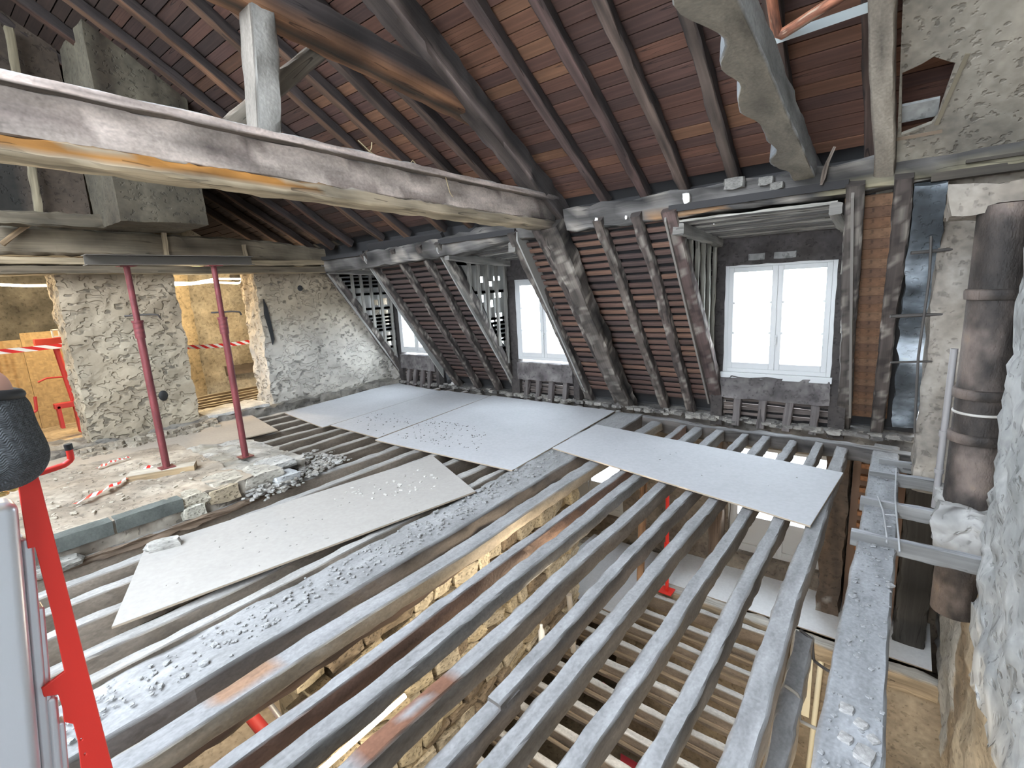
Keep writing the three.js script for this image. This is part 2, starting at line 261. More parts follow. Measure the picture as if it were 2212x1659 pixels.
{ // eave side: steep lower roof slope of open laths over slates, with three openings for the dormers
  const wf = struct('wall_front');
  const q = new THREE.Quaternion().setFromRotationMatrix(new THREE.Matrix4().makeBasis(V(1, 0, 0), BRN.clone(), BRD.clone().negate()));
  const spans = [[-12.4, -7.72], [-6.42, -4.82], [-3.55, -1.78], [-0.42, 0.13]];
  for (const [x0, x1] of spans) { const g = new THREE.BoxGeometry(x1 - x0, 0.05, 2.9); g.applyQuaternion(q); const c = brP((x0 + x1) / 2, 1.25, 0.2); g.translate(c.x, c.y, c.z); part('slate_covering', g, MAT.slate, wf); }
  const mats = [[0.23, 0.13, 0.1], [0.17, 0.1, 0.08], [0.29, 0.16, 0.11], [0.13, 0.085, 0.075]].map((c) => mat({ color: C(...c), map: T.wood }));
  const bays = [[-6.42, -5.74], [-5.74, -5.24], [-5.24, -4.82], [-3.55, -3.12], [-3.12, -2.46], [-2.46, -2.08], [-2.08, -1.78]];
  for (const [x0, x1] of bays) {
    const dim = x0 < -4.8;
    const g = boxUV(new THREE.BoxGeometry(x1 - x0 - 0.01, 0.022, 0.046));
    for (let r = 0; r < 28; r++) { const p = brP((x0 + x1) / 2, 0.06 + r * 0.091 + rr(-0.008, 0.008), 0.125 + rr(0, 0.008)); const qq = q.clone().multiply(new THREE.Quaternion().setFromAxisAngle(V(0, 1, 0), rr(-0.008, 0.008))); piece('lath', g, mats[dim ? (rnd() < 0.75 ? 3 : 1) : Math.floor(rnd() * 4)], wf, p, qq); }
  }
  // closely boarded strip right of the third dormer
  { const g = boxUV(new THREE.BoxGeometry(0.36, 0.022, 0.088)); const mm = [[0.3, 0.155, 0.085], [0.24, 0.13, 0.08], [0.34, 0.19, 0.11]].map((c) => mat({ color: C(...c), map: T.plaster })); for (let r = 0; r < 27; r++) { const p = brP(-0.27, 0.05 + r * 0.092, 0.12 + rr(0, 0.006)); piece('plank', g, mm[r % 3], wf, p, q); } }
  part('leak_filler', box(-12.4, 0.9, 2.36, 2.75, -5.2, -5.02), MAT.slate, wf); part('leak_filler', box(-12.4, 0.9, -0.3, 0.12, -6.62, -6.3), MAT.slate, wf);  // slate boxes added to close gaps where sky light leaked in
  // masonry of the eave wall below the floor, with the storey's windows cut in it
  const br = (x, y) => mixc([0.28, 0.22, 0.17], [0.4, 0.34, 0.27], 0.5 + n3(x * 2, y * 2, 3));
  const low = [];
  const lw = (x0, x1, y0, y1) => low.push(lump(x0, x1, y0, y1, -6.95, -6.5, 0.12, 0.02, 3, (x, y) => br(x, y)));
  lw(-12.4, -4.5, -5, -0.12); lw(-4.5, -3.2, -5, -1.95); lw(-3.2, -1.68, -5, -0.12); lw(-1.68, -0.5, -5, -1.95); lw(-0.5, 0.9, -5, -0.12); lw(-12.4, 0.9, -0.45, -0.12);
  const wfl = struct('wall_front_lower'); part('masonry', colorMerge(low), MAT.plaster, wfl);
  part('wall_plate', colorMerge([lump(-12.4, 0.9, -0.2, 0.02, -6.9, -6.05, 0.1, 0.025, 4, (x, y, z) => mixc([0.14, 0.13, 0.125], [0.34, 0.31, 0.28], 0.5 + 1.2 * n3(x * 4, y * 6, z * 4)))]), MAT.plaster, wfl);
}
{ // party wall with the chimney breast on the right
  const wr = struct('wall_right');
  const grey = (x, y, z) => mixc([0.46, 0.465, 0.46], [0.64, 0.64, 0.63], 0.5 + 1.3 * n3(x * 4, y * 4, z * 4));
  part('masonry', lump(0.62, 0.95, -5, 6.2, -6.95, 3, 0.25, 0.02, 3, (x, y, z) => mixc([0.42, 0.34, 0.25], [0.6, 0.5, 0.38], 0.5 + n3(x, y * 3, z * 3))), MAT.plaster, wr);
  part('chimney_breast', lump(0.43, 0.75, -0.42, 2.35, -3.62, 2.6, 0.06, 0.035, 5, grey, { warp: (x, y, z, d) => (y < -0.25 ? [d[0], d[1] * 4 + 0.12 * n3(z * 3, 2, 5), d[2]] : d) }), MAT.plaster, wr);
  part('plaster_coat', lump(0.5, 0.66, -2.3, -0.2, -6.4, 2.6, 0.07, 0.03, 4, (x, y, z) => { const q = z + 0.5 * n3(2, y * 3, z * 2); return q < -4.7 ? mixc([0.5, 0.49, 0.46], [0.72, 0.71, 0.68], 0.5 + 1.2 * n3(3, y * 4, z * 4)) : q < -4.1 ? mixc([0.3, 0.22, 0.14], [0.5, 0.4, 0.28], 0.5 + 1.2 * n3(3, y * 4, z * 4)) : mixc([0.58, 0.47, 0.33], [0.72, 0.61, 0.46], 0.5 + 1.1 * n3(3, y * 3, z * 3)); }), MAT.plaster, wr);
  part('pilaster', lump(0.13, 0.64, -0.1, 2.5, -5.3, -4.9, 0.05, 0.018, 5, (x, y, z) => mixc([0.42, 0.36, 0.3], [0.6, 0.53, 0.46], 0.5 + 1.3 * n3(x * 4, y * 3, z * 4))), MAT.plaster, wr);
  part('plaster_head', lump(0.14, 0.64, 1.96, 2.13, -4.5, -4.02, 0.05, 0.02, 5, (x, y, z) => mixc([0.42, 0.36, 0.3], [0.58, 0.51, 0.44], 0.5 + 1.3 * n3(x * 4, y * 3, z * 4))), MAT.plaster, wr);
  { const g = lump(-0.045, 0.15, 0, 2.55, -0.03, 0.03, 0.05, 0.015, 5, (x, y, z) => mixc([0.3, 0.33, 0.35], [0.8, 0.86, 0.9], clamp(0.66 - 0.2 * y + 1.3 * n3(x * 4, y * 2.2, z * 4), 0, 1))); g.applyMatrix4(new THREE.Matrix4().makeBasis(V(1, 0, 0), BRD, BRN)); const o = brP(0, 0, 0.06); g.translate(o.x, o.y, o.z); part('sooted_panel', g, MAT.soot, wr); }
}
{ // gable wall on the left: two doorways to the next room
  const wl = struct('wall_left');
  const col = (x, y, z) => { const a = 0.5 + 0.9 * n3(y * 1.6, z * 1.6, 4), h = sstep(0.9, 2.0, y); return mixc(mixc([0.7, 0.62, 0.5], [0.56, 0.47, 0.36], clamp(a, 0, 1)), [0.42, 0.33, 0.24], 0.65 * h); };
  const warp = (x, y, z, d) => [d[0], d[1] * 0.6, d[2] * 1.2];
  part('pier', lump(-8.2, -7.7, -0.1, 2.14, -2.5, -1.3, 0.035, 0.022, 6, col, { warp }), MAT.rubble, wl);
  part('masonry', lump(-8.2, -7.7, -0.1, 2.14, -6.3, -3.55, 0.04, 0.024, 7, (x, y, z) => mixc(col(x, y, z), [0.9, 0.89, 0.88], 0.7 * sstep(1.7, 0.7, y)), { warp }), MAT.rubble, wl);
  for (const [y, z, a, b] of [[1.86, -4.24, 0.045, 0.045], [0.53, -2.12, 0.07, 0.055]]) { const g = new THREE.SphereGeometry(1, 18, 12); g.scale(0.018, a, b); g.translate(-7.69, y, z); part('painted_hole', g, MAT.black, wl); }  // black discs standing for the shade in two holes, no recess cut
  { const g = new THREE.ExtrudeGeometry(new THREE.Shape([[-3.62, 1.72], [-3.66, 1.6], [-3.68, 1.4], [-3.7, 1.1], [-3.66, 1.02], [-3.63, 1.3], [-3.6, 1.5]].map(([z, y]) => new THREE.Vector2(-z, y))), { depth: 0.02, bevelEnabled: false }); g.rotateY(Math.PI / 2); g.translate(-7.685, 0, 0); part('painted_crack', g, MAT.black, wl); }  // black sliver painting the dark inside a crack, nothing is cut
  part('footing', lump(-8.25, -7.55, -0.25, 0.1, -6.3, 3, 0.05, 0.045, 5, (x, y, z) => mixc([0.22, 0.2, 0.18], [0.45, 0.41, 0.35], 0.5 + n3(x * 5, y * 5, z * 5)), { warp: (x, y, z, d) => (z > -2.6 || z < -3.5 ? d : [d[0], d[1], d[2]]) }), MAT.plaster, wl);
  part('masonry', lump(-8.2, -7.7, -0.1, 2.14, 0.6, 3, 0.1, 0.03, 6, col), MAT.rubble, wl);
  part('masonry', lump(-8.1, -7.75, -5, -0.25, -6.9, 3, 0.2, 0.03, 4, () => [0.36, 0.3, 0.22]), MAT.plaster, wl);
}
{ // behind the camera: back wall with an unseen opening added for fill daylight
  const wb = struct('wall_back');
  const g = [];
  g.push(box(-12.4, -2.6, -5, 3.9, 2.9, 3.2), box(0.4, 0.95, -5, 3.9, 2.9, 3.2), box(-2.6, 0.4, -5, 1.0, 2.9, 3.2), box(-2.6, 0.4, 3.1, 3.9, 2.9, 3.2));
  part('masonry', bareMerge(g), mat({ color: C(0.4, 0.36, 0.3), map: T.plaster }), wb);
}
let WL2; const wl2 = () => (WL2 ??= struct('wall_4'));
{ // storey below: its floors and partition walls
  const fl = struct('floor');
  part('slab', paintGeo(box(-12.4, 0.95, -5.1, -4.8, -6.95, 3.2), (x, y, z) => [0.34, 0.29, 0.22]), MAT.plaster, fl);
  part('screed', lump(-8, -3.1, -2.45, -2.22, -6.5, 3, 0.2, 0.012, 2, (x, y, z) => mixc([0.46, 0.36, 0.25], [0.58, 0.5, 0.4], 0.5 + n3(x, 1, z))), MAT.plaster, fl);
  part('next_room_screed', lump(-12.3, -8.2, -0.2, -0.04, -2.9, 2.9, 0.2, 0.01, 2, () => [0.55, 0.43, 0.28]), MAT.plaster, fl);
  const wp = struct('wall_1');
  const sm = [[0.72, 0.61, 0.43], [0.6, 0.49, 0.33], [0.78, 0.68, 0.52], [0.36, 0.28, 0.2], [0.66, 0.58, 0.45]].map((c) => mat({ color: C(...c), map: T.plaster, bumpMap: T.plasterB, bumpScale: 0.02 }));
  part('mortar', lump(-3.2, -2.74, -2.4, -0.2, -4.3, -1.2, 0.07, 0.02, 5, () => [0.56, 0.46, 0.32]), MAT.plaster, wp);
  let y = -2.22, n = 0;
  while (y < -0.3) {
    const h = rr(0.08, 0.2); let z = -4.3 + rr(-0.02, 0.03);
    while (z < -1.25 && n < 215) { const w = rr(0.1, 0.3), hh = h * rr(0.82, 1.05); const p = V(-2.735 + rr(-0.02, 0.035), y + hh / 2 + rr(-0.012, 0.012), z + w / 2); piece('stone', STONES[Math.floor(rnd() * 6)], sm[Math.floor(rnd() * 5)], wp, p, new THREE.Quaternion().setFromEuler(new THREE.Euler(rr(-0.3, 0.3), rr(-0.2, 0.2), 0)), V(rr(0.12, 0.17), hh * 1.05, w * 1.05)); n++; z += w + rr(0.008, 0.03); }
    y += h + rr(0.006, 0.02);
  }
  // wall closing the stairwell under the white board, and the wall of the far room on the left
  const w2 = struct('wall_2');
  part('masonry', lump(-2.9, 0.7, -5, -2.42, -5.85, -5.62, 0.1, 0.015, 3, (x, y) => mixc([0.36, 0.28, 0.2], [0.46, 0.38, 0.28], 0.5 + n3(x * 2, y * 2, 8))), MAT.plaster, w2);
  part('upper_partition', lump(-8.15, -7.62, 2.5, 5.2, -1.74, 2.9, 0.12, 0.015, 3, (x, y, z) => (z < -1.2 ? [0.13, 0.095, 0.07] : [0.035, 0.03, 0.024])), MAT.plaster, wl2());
  part('lamp_baffle', box(-11.2, -8.0, 2.32, 2.4, -3.9, 2.9), mat({ color: C(0.25, 0.2, 0.13) }), wl2());  // slab added to block lamp light rising to the rafters
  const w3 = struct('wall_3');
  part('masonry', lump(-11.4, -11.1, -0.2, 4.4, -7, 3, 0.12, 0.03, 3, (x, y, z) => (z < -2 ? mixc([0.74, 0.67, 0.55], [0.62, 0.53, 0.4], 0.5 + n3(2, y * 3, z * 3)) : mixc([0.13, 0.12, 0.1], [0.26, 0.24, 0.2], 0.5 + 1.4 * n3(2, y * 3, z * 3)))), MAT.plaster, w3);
  part('chimney_pier', lump(-11.1, -10.75, -0.1, 3.6, -3.7, -3.15, 0.08, 0.02, 4, (x, y, z) => [0.5, 0.4, 0.26]), MAT.plaster, w3);
}
{ // windows of the three dormers and of the storey below
  let n = 0;
  const win = (x0, x1, y0, y1, z, panel) => {
    const w = struct(`window_${++n}`, V((x0 + x1) / 2, y0, z)), f = 0.045, xm = (x0 + x1) / 2;
    part('frame', bareMerge([rbox(x0, x0 + f, y0, y1, z - 0.05, z + 0.03), rbox(x1 - f, x1, y0, y1, z - 0.05, z + 0.03), rbox(x0 + f, x1 - f, y1 - f, y1, z - 0.05, z + 0.029), rbox(x0 + f, x1 - f, y0, y0 + f, z - 0.05, z + 0.029)]), MAT.white, w);
    for (const [a, b, s] of [[x0 + f, xm - 0.002, -1], [xm + 0.002, x1 - f, 1]]) {
      const t = 0.052, yb = y0 + f + (panel ?? 0), z0 = z - 0.02, z1 = z + 0.035;
      const sash = part('sash', bareMerge([rbox(a, a + t, y0 + f, y1 - f, z0, z1), rbox(b - t, b, y0 + f, y1 - f, z0, z1), rbox(a + t, b - t, y1 - f - t, y1 - f, z0, z1 - 0.001), rbox(a + t, b - t, yb, yb + t + 0.015, z0, z1 - 0.001), ...(panel ? [rbox(a + t, b - t, y0 + f, y0 + f + 0.06, z0, z1 - 0.001), rbox(a + t, b - t, y0 + f + 0.06, yb, z0 + 0.015, z1 - 0.018)] : [])]), MAT.white, w);
      const g0 = yb + t + 0.015, g1 = y1 - f - t;
      for (let k = 0; k < 3; k++) part('pane', box(a + t - 0.005, b - t + 0.005, lerp(g0, g1, k / 3), lerp(g0, g1, (k + 1) / 3), z + 0.004, z + 0.008), MAT.glass, sash);
      for (let k = 1; k < 3; k++) part('glazing_bar', bareMerge([rbox(a + t, a + t + 0.016, lerp(g0, g1, k / 3) - 0.012, lerp(g0, g1, k / 3) + 0.012, z0 + 0.01, z1 - 0.006, 0.003), rbox(b - t - 0.016, b - t, lerp(g0, g1, k / 3) - 0.012, lerp(g0, g1, k / 3) + 0.012, z0 + 0.01, z1 - 0.006, 0.003), box(a + t, b - t, lerp(g0, g1, k / 3) - 0.003, lerp(g0, g1, k / 3) + 0.003, z - 0.004, z + 0.003)]), MAT.white, sash);
    }
    part('handle', bareMerge([rod([xm + 0.012, lerp(y0, y1, 0.33), z + 0.035], [xm + 0.012, lerp(y0, y1, 0.33), z + 0.075], 0.008), rod([xm + 0.012, lerp(y0, y1, 0.36), z + 0.075], [xm + 0.012, lerp(y0, y1, 0.27), z + 0.075], 0.008), rod([xm, y0 + f, z + 0.042], [xm, y1 - f, z + 0.042], 0.005)]), MAT.white, w);
    return w;
  };
  win(-7.44, -6.52, 0.6, 1.8, -5.97); win(-4.65, -3.66, 0.6, 1.8, -5.97); 
  const w3 = win(-1.645, -0.575, 0.6, 1.81, -5.97);
  part('sill', rbox(-1.66, -0.56, 0.535, 0.6, -6.0, -5.9, 0.006), MAT.white, w3);
  win(-4.5, -3.2, -1.95, -0.42, -6.62, 0.4); win(-1.68, -0.5, -1.95, -0.42, -6.62, 0.4);
}

{ const gr = struct('ground'); part('added_street', box(-60, 60, -9.2, -9, -80, 60), mat({ color: C(0.22, 0.21, 0.2) }), gr); }  // unseen ground, added to cut sky light coming from below
// ---------------------------------------------------------------- dormers: cheeks of studs and laths, boarded soffit, apron below the window
{
  const grey = [0.3, 0.28, 0.255], pale = [0.5, 0.47, 0.42], dk = [0.085, 0.072, 0.068];
  DORM.forEach(([x0, x1], i) => {
    const d = struct(numbered('dormer'), V((x0 + x1) / 2, 0, -5.6)), zf = -5.93;
    const slopeZ = (y) => -6.05 + (y - 0.1) * 0.69, slopeY = (z) => 0.1 + (z + 6.05) / 0.69;
    // front wall round the window
    const m = [];
    m.push(lump(x0 - 0.05, x1 + 0.05, 1.79, 2.32, zf - 0.12, zf, 0.08, 0.008, 6, (x, y, z) => mixc(dk, [0.16, 0.14, 0.14], 0.5 + n3(x * 5, y * 5, z))));
    const wx = [[-7.44, -6.52], [-4.65, -3.66], [-1.645, -0.575]][i];
    m.push(lump(x0 - 0.05, wx[0] + 0.005, -0.05, 1.85, zf - 0.12, zf, 0.08, 0.006, 6, () => dk), lump(wx[1] - 0.005, x1 + 0.05, -0.05, 1.85, zf - 0.12, zf, 0.08, 0.006, 6, () => dk));
    m.push(lump(wx[0], wx[1], 0.3, 0.56, zf - 0.12, zf + 0.03, 0.06, 0.012, 6, (x, y, z) => mixc([0.15, 0.13, 0.13], [0.3, 0.27, 0.26], 0.5 + 1.2 * n3(x * 6, y * 9, z))));
    m.push(lump(x0 - 0.02, x1 + 0.02, -0.05, 0.3, zf - 0.3, zf - 0.2, 0.08, 0.01, 6, () => [0.035, 0.032, 0.034]));
    part('front_wall', colorMerge(m), MAT.plaster, d);
    for (let k = 0; k < 4; k++) { const xx = lerp(x0 + 0.14, x1 - 0.16, (k + 0.4) / 3.6); part('stud', beam([[xx, -0.02, zf + 0.03], [xx + 0.01, 0.33, zf - 0.03]], 0.075, 0.07, { up: [0, 0, 1], side: [0.15, 0.12, 0.115], top: [0.19, 0.165, 0.16], n: 8 }), MAT.timber, d); }
    for (let k = 0; k < 4; k++) part('lath', beam([[x0 + 0.02, 0.1 + 0.055 * k, zf - 0.09 + rr(0, 0.02)], [x1 - 0.02, 0.115 + 0.055 * k + rr(-0.02, 0.02), zf - 0.09]], 0.02, 0.034, { side: [0.17, 0.135, 0.12], n: 10, wob: 0.006 }), MAT.timber, d);
    if (i === 2) for (const [px, w] of [[-1.32, 0.16], [-1.05, 0.2]]) part('plaster_patch', lump(px - w / 2, px + w / 2, 1.835, 1.9, zf - 0.01, zf + 0.012, 0.04, 0.006, 6, () => [0.5, 0.49, 0.48]), MAT.plaster, d);
    // soffit: boards with gaps running across, hung from the trimmer to the front wall
    const pitch = i === 2 ? 0.0 : 0.03;
    for (let k = 0; k < 11; k++) { const z = -4.72 - k * 0.115, y = 2.2 - k * 0.011; part('soffit_board', beam([[x0 + 0.01, y + rr(-0.006, 0.006), z], [x1 - 0.01, y + pitch + rr(-0.006, 0.006), z + rr(-0.01, 0.01)]], 0.1, 0.022, { side: k % 3 ? grey : pale, bot: k % 4 === 1 ? pale : [0.16, 0.15, 0.145], n: 14, wob: 0.006 }), MAT.timber, d); }
    part('roof_skin', box(x0 - 0.06, x1 + 0.06, 2.28, 2.34, -6.06, -4.6), MAT.slate, d);
    // cheeks
    for (const s of [0, 1]) {
      const x = s ? x1 : x0, out = s ? 1 : -1;
      part('cheek_rail', beam([[x - out * 0.02, 2.14, -4.66], [x - out * 0.02, 2.05, -5.9]], 0.09, 0.1, { side: grey, bot: [0.36, 0.33, 0.29], swell: 0.1, wob: 0.02 }), MAT.timber, d);
      const studs = [-5.86, -5.66, -5.47, -5.28, -5.1];
      for (const z of studs) { const yb = slopeY(z) + 0.17; if (yb < 2) part('stud', beam([[x + out * 0.02, yb, z], [x + out * 0.02, 2.06, z]], 0.045, 0.04, { up: [1, 0, 0], side: i === 2 ? [0.46, 0.43, 0.37] : [0.3, 0.28, 0.25], n: 16, wob: 0.008 }), MAT.timber, d); }
      const lm = [];
      for (let y = 0.5; y < 2.05; y += 0.066) { const z1 = Math.min(-4.7, slopeZ(y) - 0.16); if (z1 < -5.84) continue; if (s === 0 && i < 2 && rnd() < 0.32) continue; lm.push(box(x + out * 0.045, x + out * 0.058, y, y + (i === 2 ? 0.062 : 0.04), -5.95, z1)); }
      const lmat = mat({ color: i < 2 ? C(0.85, 0.82, 0.76) : C(0.42, 0.4, 0.36), map: T.wood }); for (const g of lm) part('lath', g, lmat, d);  // two far dormers get paler laths: window light put into the colour
      // weather skin of the cheek: complete on the third dormer and the right sides, torn on the left cheeks
      const skin = new THREE.Shape(); skin.moveTo(-6.0, slopeY(-6.0)); skin.lineTo(-4.6, slopeY(-4.6)); skin.lineTo(-4.6, 2.3); skin.lineTo(-6.0, 2.3); skin.closePath();
      if (s === 0 && i < 2) for (const [zz, yy, w, h] of (i ? [[-5.76, 1.55, 0.085, 0.08], [-5.76, 1.2, 0.085, 0.12], [-5.57, 1.72, 0.08, 0.07], [-5.57, 1.42, 0.08, 0.1], [-5.76, 0.72, 0.085, 0.22], [-5.38, 1.78, 0.08, 0.08], [-5.57, 1.1, 0.08, 0.14], [-5.76, 1.8, 0.08, 0.06], [-5.38, 1.5, 0.07, 0.1]] : [[-5.76, 1.1, 0.09, 0.3], [-5.76, 1.5, 0.09, 0.12], [-5.57, 1.28, 0.08, 0.14], [-5.57, 1.5, 0.08, 0.1], [-5.76, 0.74, 0.09, 0.26]])) { const hsh = new THREE.Path(); hsh.moveTo(zz - w, yy); hsh.lineTo(zz + w, yy); hsh.lineTo(zz + w, yy + h); hsh.lineTo(zz - w, yy + h); hsh.closePath(); skin.holes.push(hsh); }
      const g = new THREE.ExtrudeGeometry(skin, { depth: 0.02, bevelEnabled: false }); g.rotateY(-Math.PI / 2); g.translate(x + out * 0.09 + 0.01, 0, 0);
      part('cheek_skin', g, mat({ color: i === 2 ? C(0.2, 0.18, 0.16) : C(0.33, 0.32, 0.3) }), d);
    }
  });
}
// ---------------------------------------------------------------- timbers of the lower slope
const scars = (u, t, k, c) => { const q = n3(u * 6.5, k * 1.4, 5.5) + 0.6 * n3(u * 17, k * 2.1, 8); return q > 0.34 ? mixc(c, [0.42, 0.37, 0.32], 0.75) : q < -0.3 ? [c[0] * 0.55, c[1] * 0.55, c[2] * 0.55] : c; };
const lowerRafter = (x0, x1, w, h, label, o = {}) => solo('lower_rafter', beam([[x0, -0.02, -6.13], [lerp(x0, x1, 0.5), 1.1, -5.4], [x1, 2.28, -4.57]].map(([x, y, z]) => { const p = V(x, y, z).addScaledVector(BRN, -h / 2); return [p.x, p.y, p.z]; }), w, h, { up: [BRN.x, BRN.y, BRN.z], side: DARK, top: [0.12, 0.095, 0.085], bot: DARK, wob: 0.012, swell: 0.05, mottle: 0.6, step: 0.04, paint: scars, ...o }), MAT.timber, label, 'rafter', 'rafters of the steep lower roof slope');
lowerRafter(-7.62, -7.62, 0.13, 0.12, 'dark lower rafter slanting along the foot of the pitted gable wall');
lowerRafter(-6.2, -6.45, 0.12, 0.11, 'lower rafter bounding the far small dormer window on its open side', { side: [0.085, 0.07, 0.062] });
lowerRafter(-5.74, -5.74, 0.1, 0.1, 'lower rafter first on the lath slope past the farthest dormer window');
lowerRafter(-5.27, -5.2, 0.1, 0.1, 'lower rafter between two sooty lath bays midway between the two far dormers');
lowerRafter(-4.84, -4.82, 0.12, 0.11, 'lower rafter edging the slatted cheek of the middle dormer', { top: [0.2, 0.18, 0.16] });
lowerRafter(-3.52, -3.6, 0.12, 0.11, 'lower rafter crossing in front of the middle dormer window', { top: [0.15, 0.125, 0.11] });
lowerRafter(-3.07, -3.24, 0.11, 0.1, 'thin sooty lower rafter close beside the big scarred truss leg');
lowerRafter(-2.42, -2.5, 0.1, 0.1, 'lower rafter next after the big truss leg towards the large window', { top: [0.17, 0.135, 0.115] });
lowerRafter(-2.05, -2.1, 0.1, 0.1, 'lower rafter midway between the big truss leg and the large dormer', { top: [0.13, 0.1, 0.088] });
lowerRafter(-1.71, -1.79, 0.14, 0.11, 'wide red-brown lower rafter edging the left cheek of the large dormer', { top: [0.15, 0.1, 0.09], side: [0.12, 0.085, 0.075] });
lowerRafter(-0.46, -0.37, 0.12, 0.12, 'thick lower rafter standing tight against the right side of the large window', { top: [0.15, 0.125, 0.11] });
lowerRafter(-0.16, -0.1, 0.11, 0.11, 'dark lower rafter between orange boarding and the sooted grey panel');
{
  const g = beam([[-2.87, -0.05, -6.08], [-2.93, 1.1, -5.28], [-3.02, 2.3, -4.5]].map(([x, y, z]) => { const p = V(x, y, z).addScaledVector(BRN, -0.02); return [p.x, p.y, p.z]; }), 0.2, 0.2, { up: [BRN.x, BRN.y, BRN.z], top: [0.15, 0.125, 0.108], side: [0.1, 0.085, 0.075], wob: 0.015, swell: 0.08, rough: 0.012, mottle: 0.9, step: 0.035, paint: scars });
  solo('truss_leg', g, MAT.timber, 'massive scarred truss leg leaning from the floor edge up to the tie beam', 'timber');
}
// purlin between the two slopes
{
  const t = thing('purlin', 'long sooty purlin running above all the dormers under the upper rafters', 'beam', V(-3, 2.2, -4.75));
  part('timber', beam([[-12, 2.26, -4.74], [-7.7, 2.2, -4.74], [-5.7, 2.22, -4.74], [-4.2, 2.28, -4.74], [-3, 2.355, -4.74], [-1.6, 2.345, -4.74], [-0.8, 2.35, -4.74], [0.6, 2.4, -4.74]], 0.22, 0.23, { side: [0.15, 0.138, 0.13], top: [0.17, 0.16, 0.155], bot: [0.1, 0.09, 0.08], wob: 0.01, swell: 0.04, rough: 0.02, mottle: 0.8, edge: 0.08, step: 0.09,
    paint: (u, tt, k, c) => { const x = -12 + u; if (x > -1.98 && x < -1.28 && (k >= 3 && k <= 11) && (k === 5 || k === 9 || k === 6)) return [0.42, 0.24, 0.12]; if (x > -0.55 && (k === 5 || k === 9)) return [0.3, 0.26, 0.17]; return scars(u, tt, k, c); } }), MAT.timber, t);
  for (const [x, y, s] of [[-1.62, 2.38, 0.05], [-2.52, 2.3, 0.03], [-2.2, 2.29, 0.02], [-3.05, 2.31, 0.022]]) { const g = STONES[2].clone(); g.scale(s * 1.2, s * 1.7, s * 0.7); g.rotateZ(rr(-0.6, 0.6)); g.translate(x, y, -4.61); part('plaster_scrap', g, mat({ color: C(0.7, 0.66, 0.62) }), t); }
  for (const [x, y, s] of [[-1.22, 2.44, 0.1], [-0.98, 2.42, 0.07], [-0.9, 2.37, 0.06]]) { const g = STONES[4].clone(); g.scale(s * 1.6, s * 0.9, s * 0.5); g.translate(x, y, -4.61); part('plaster_scrap', g, mat({ color: C(0.36, 0.34, 0.31), map: T.plaster }), t); }
}
// ---------------------------------------------------------------- upper rafters
const upperRafter = (x0, x1, label, o = {}) => solo('upper_rafter', beam([[x0, upY(-4.86), -4.86], [x1, upY(-0.15), -0.15]].map(([x, y, z]) => { const p = V(x, y, z).addScaledVector(UPN, -0.05); return [p.x, p.y, p.z]; }), o.w ?? 0.095, 0.1, { up: [-UPN.x, -UPN.y, -UPN.z], side: [0.06, 0.045, 0.042], top: [0.06, 0.045, 0.042], bot: [0.13, 0.085, 0.07], wob: 0.012, swell: 0.06, mottle: 0.5, step: 0.1, ...o }), MAT.timber, label, 'rafter', 'rafters of the upper roof slope');
upperRafter(-0.3, -0.3, 'dark upper rafter half hidden behind the plastered plank near the zinc strip');
upperRafter(-0.8, -0.78, 'upper rafter hidden in shadow behind the big wavy-edged timber');
upperRafter(-1.27, -1.26, 'upper rafter nearest the wavy-edged timber on its left', { bot: [0.15, 0.11, 0.09] });
upperRafter(-1.72, -1.72, 'upper rafter with a chipped white scar near its top, second left of the wavy timber', { bot: [0.15, 0.105, 0.085] });
upperRafter(-2.12, -2.12, 'dark red-brown upper rafter, third left of the wavy-edged timber', { bot: [0.13, 0.08, 0.07] });
upperRafter(-2.56, -2.6, 'upper rafter immediately right of the truss principal', { bot: [0.13, 0.085, 0.075] });
upperRafter(-3.62, -4.0, 'upper rafter first left of the truss principal, passing behind the collar beam', { bot: [0.1, 0.065, 0.05] });
upperRafter(-4.02, -4.3, 'upper rafter second left of the truss principal, seen under the collar beam', { bot: [0.1, 0.065, 0.05] });
upperRafter(-4.45, -4.72, 'upper rafter third left of the truss principal, crossed by the slanting brace', { bot: [0.17, 0.095, 0.06] });
upperRafter(-4.97, -5.0, 'upper rafter running just left of the grey post top', { bot: [0.14, 0.075, 0.045] });
upperRafter(-5.7, -5.7, 'upper rafter between the grey post and the plastered chimney', { bot: [0.2, 0.1, 0.055], w: 0.11 });
upperRafter(-6.3, -6.3, 'upper rafter touching the near side of the plastered chimney', { bot: [0.14, 0.075, 0.045] });
upperRafter(-7.1, -6.95, 'thin upper rafter under the tie beam right of the chimney foot', { bot: [0.13, 0.065, 0.045] });
upperRafter(-7.62, -7.7, 'upper rafter in the dark above the top of the pitted gable wall', { bot: [0.12, 0.06, 0.045] });
upperRafter(-8.2, -8.22, 'upper rafter in the dark just beyond the gable wall', { bot: [0.13, 0.065, 0.04] });
upperRafter(-8.75, -8.75, 'upper rafter in the dark past the chimney, second beyond the gable wall', { bot: [0.12, 0.065, 0.045] });
upperRafter(-9.4, -9.4, 'farthest upper rafter in the dark upper left corner of the roof', { bot: [0.12, 0.07, 0.05] });
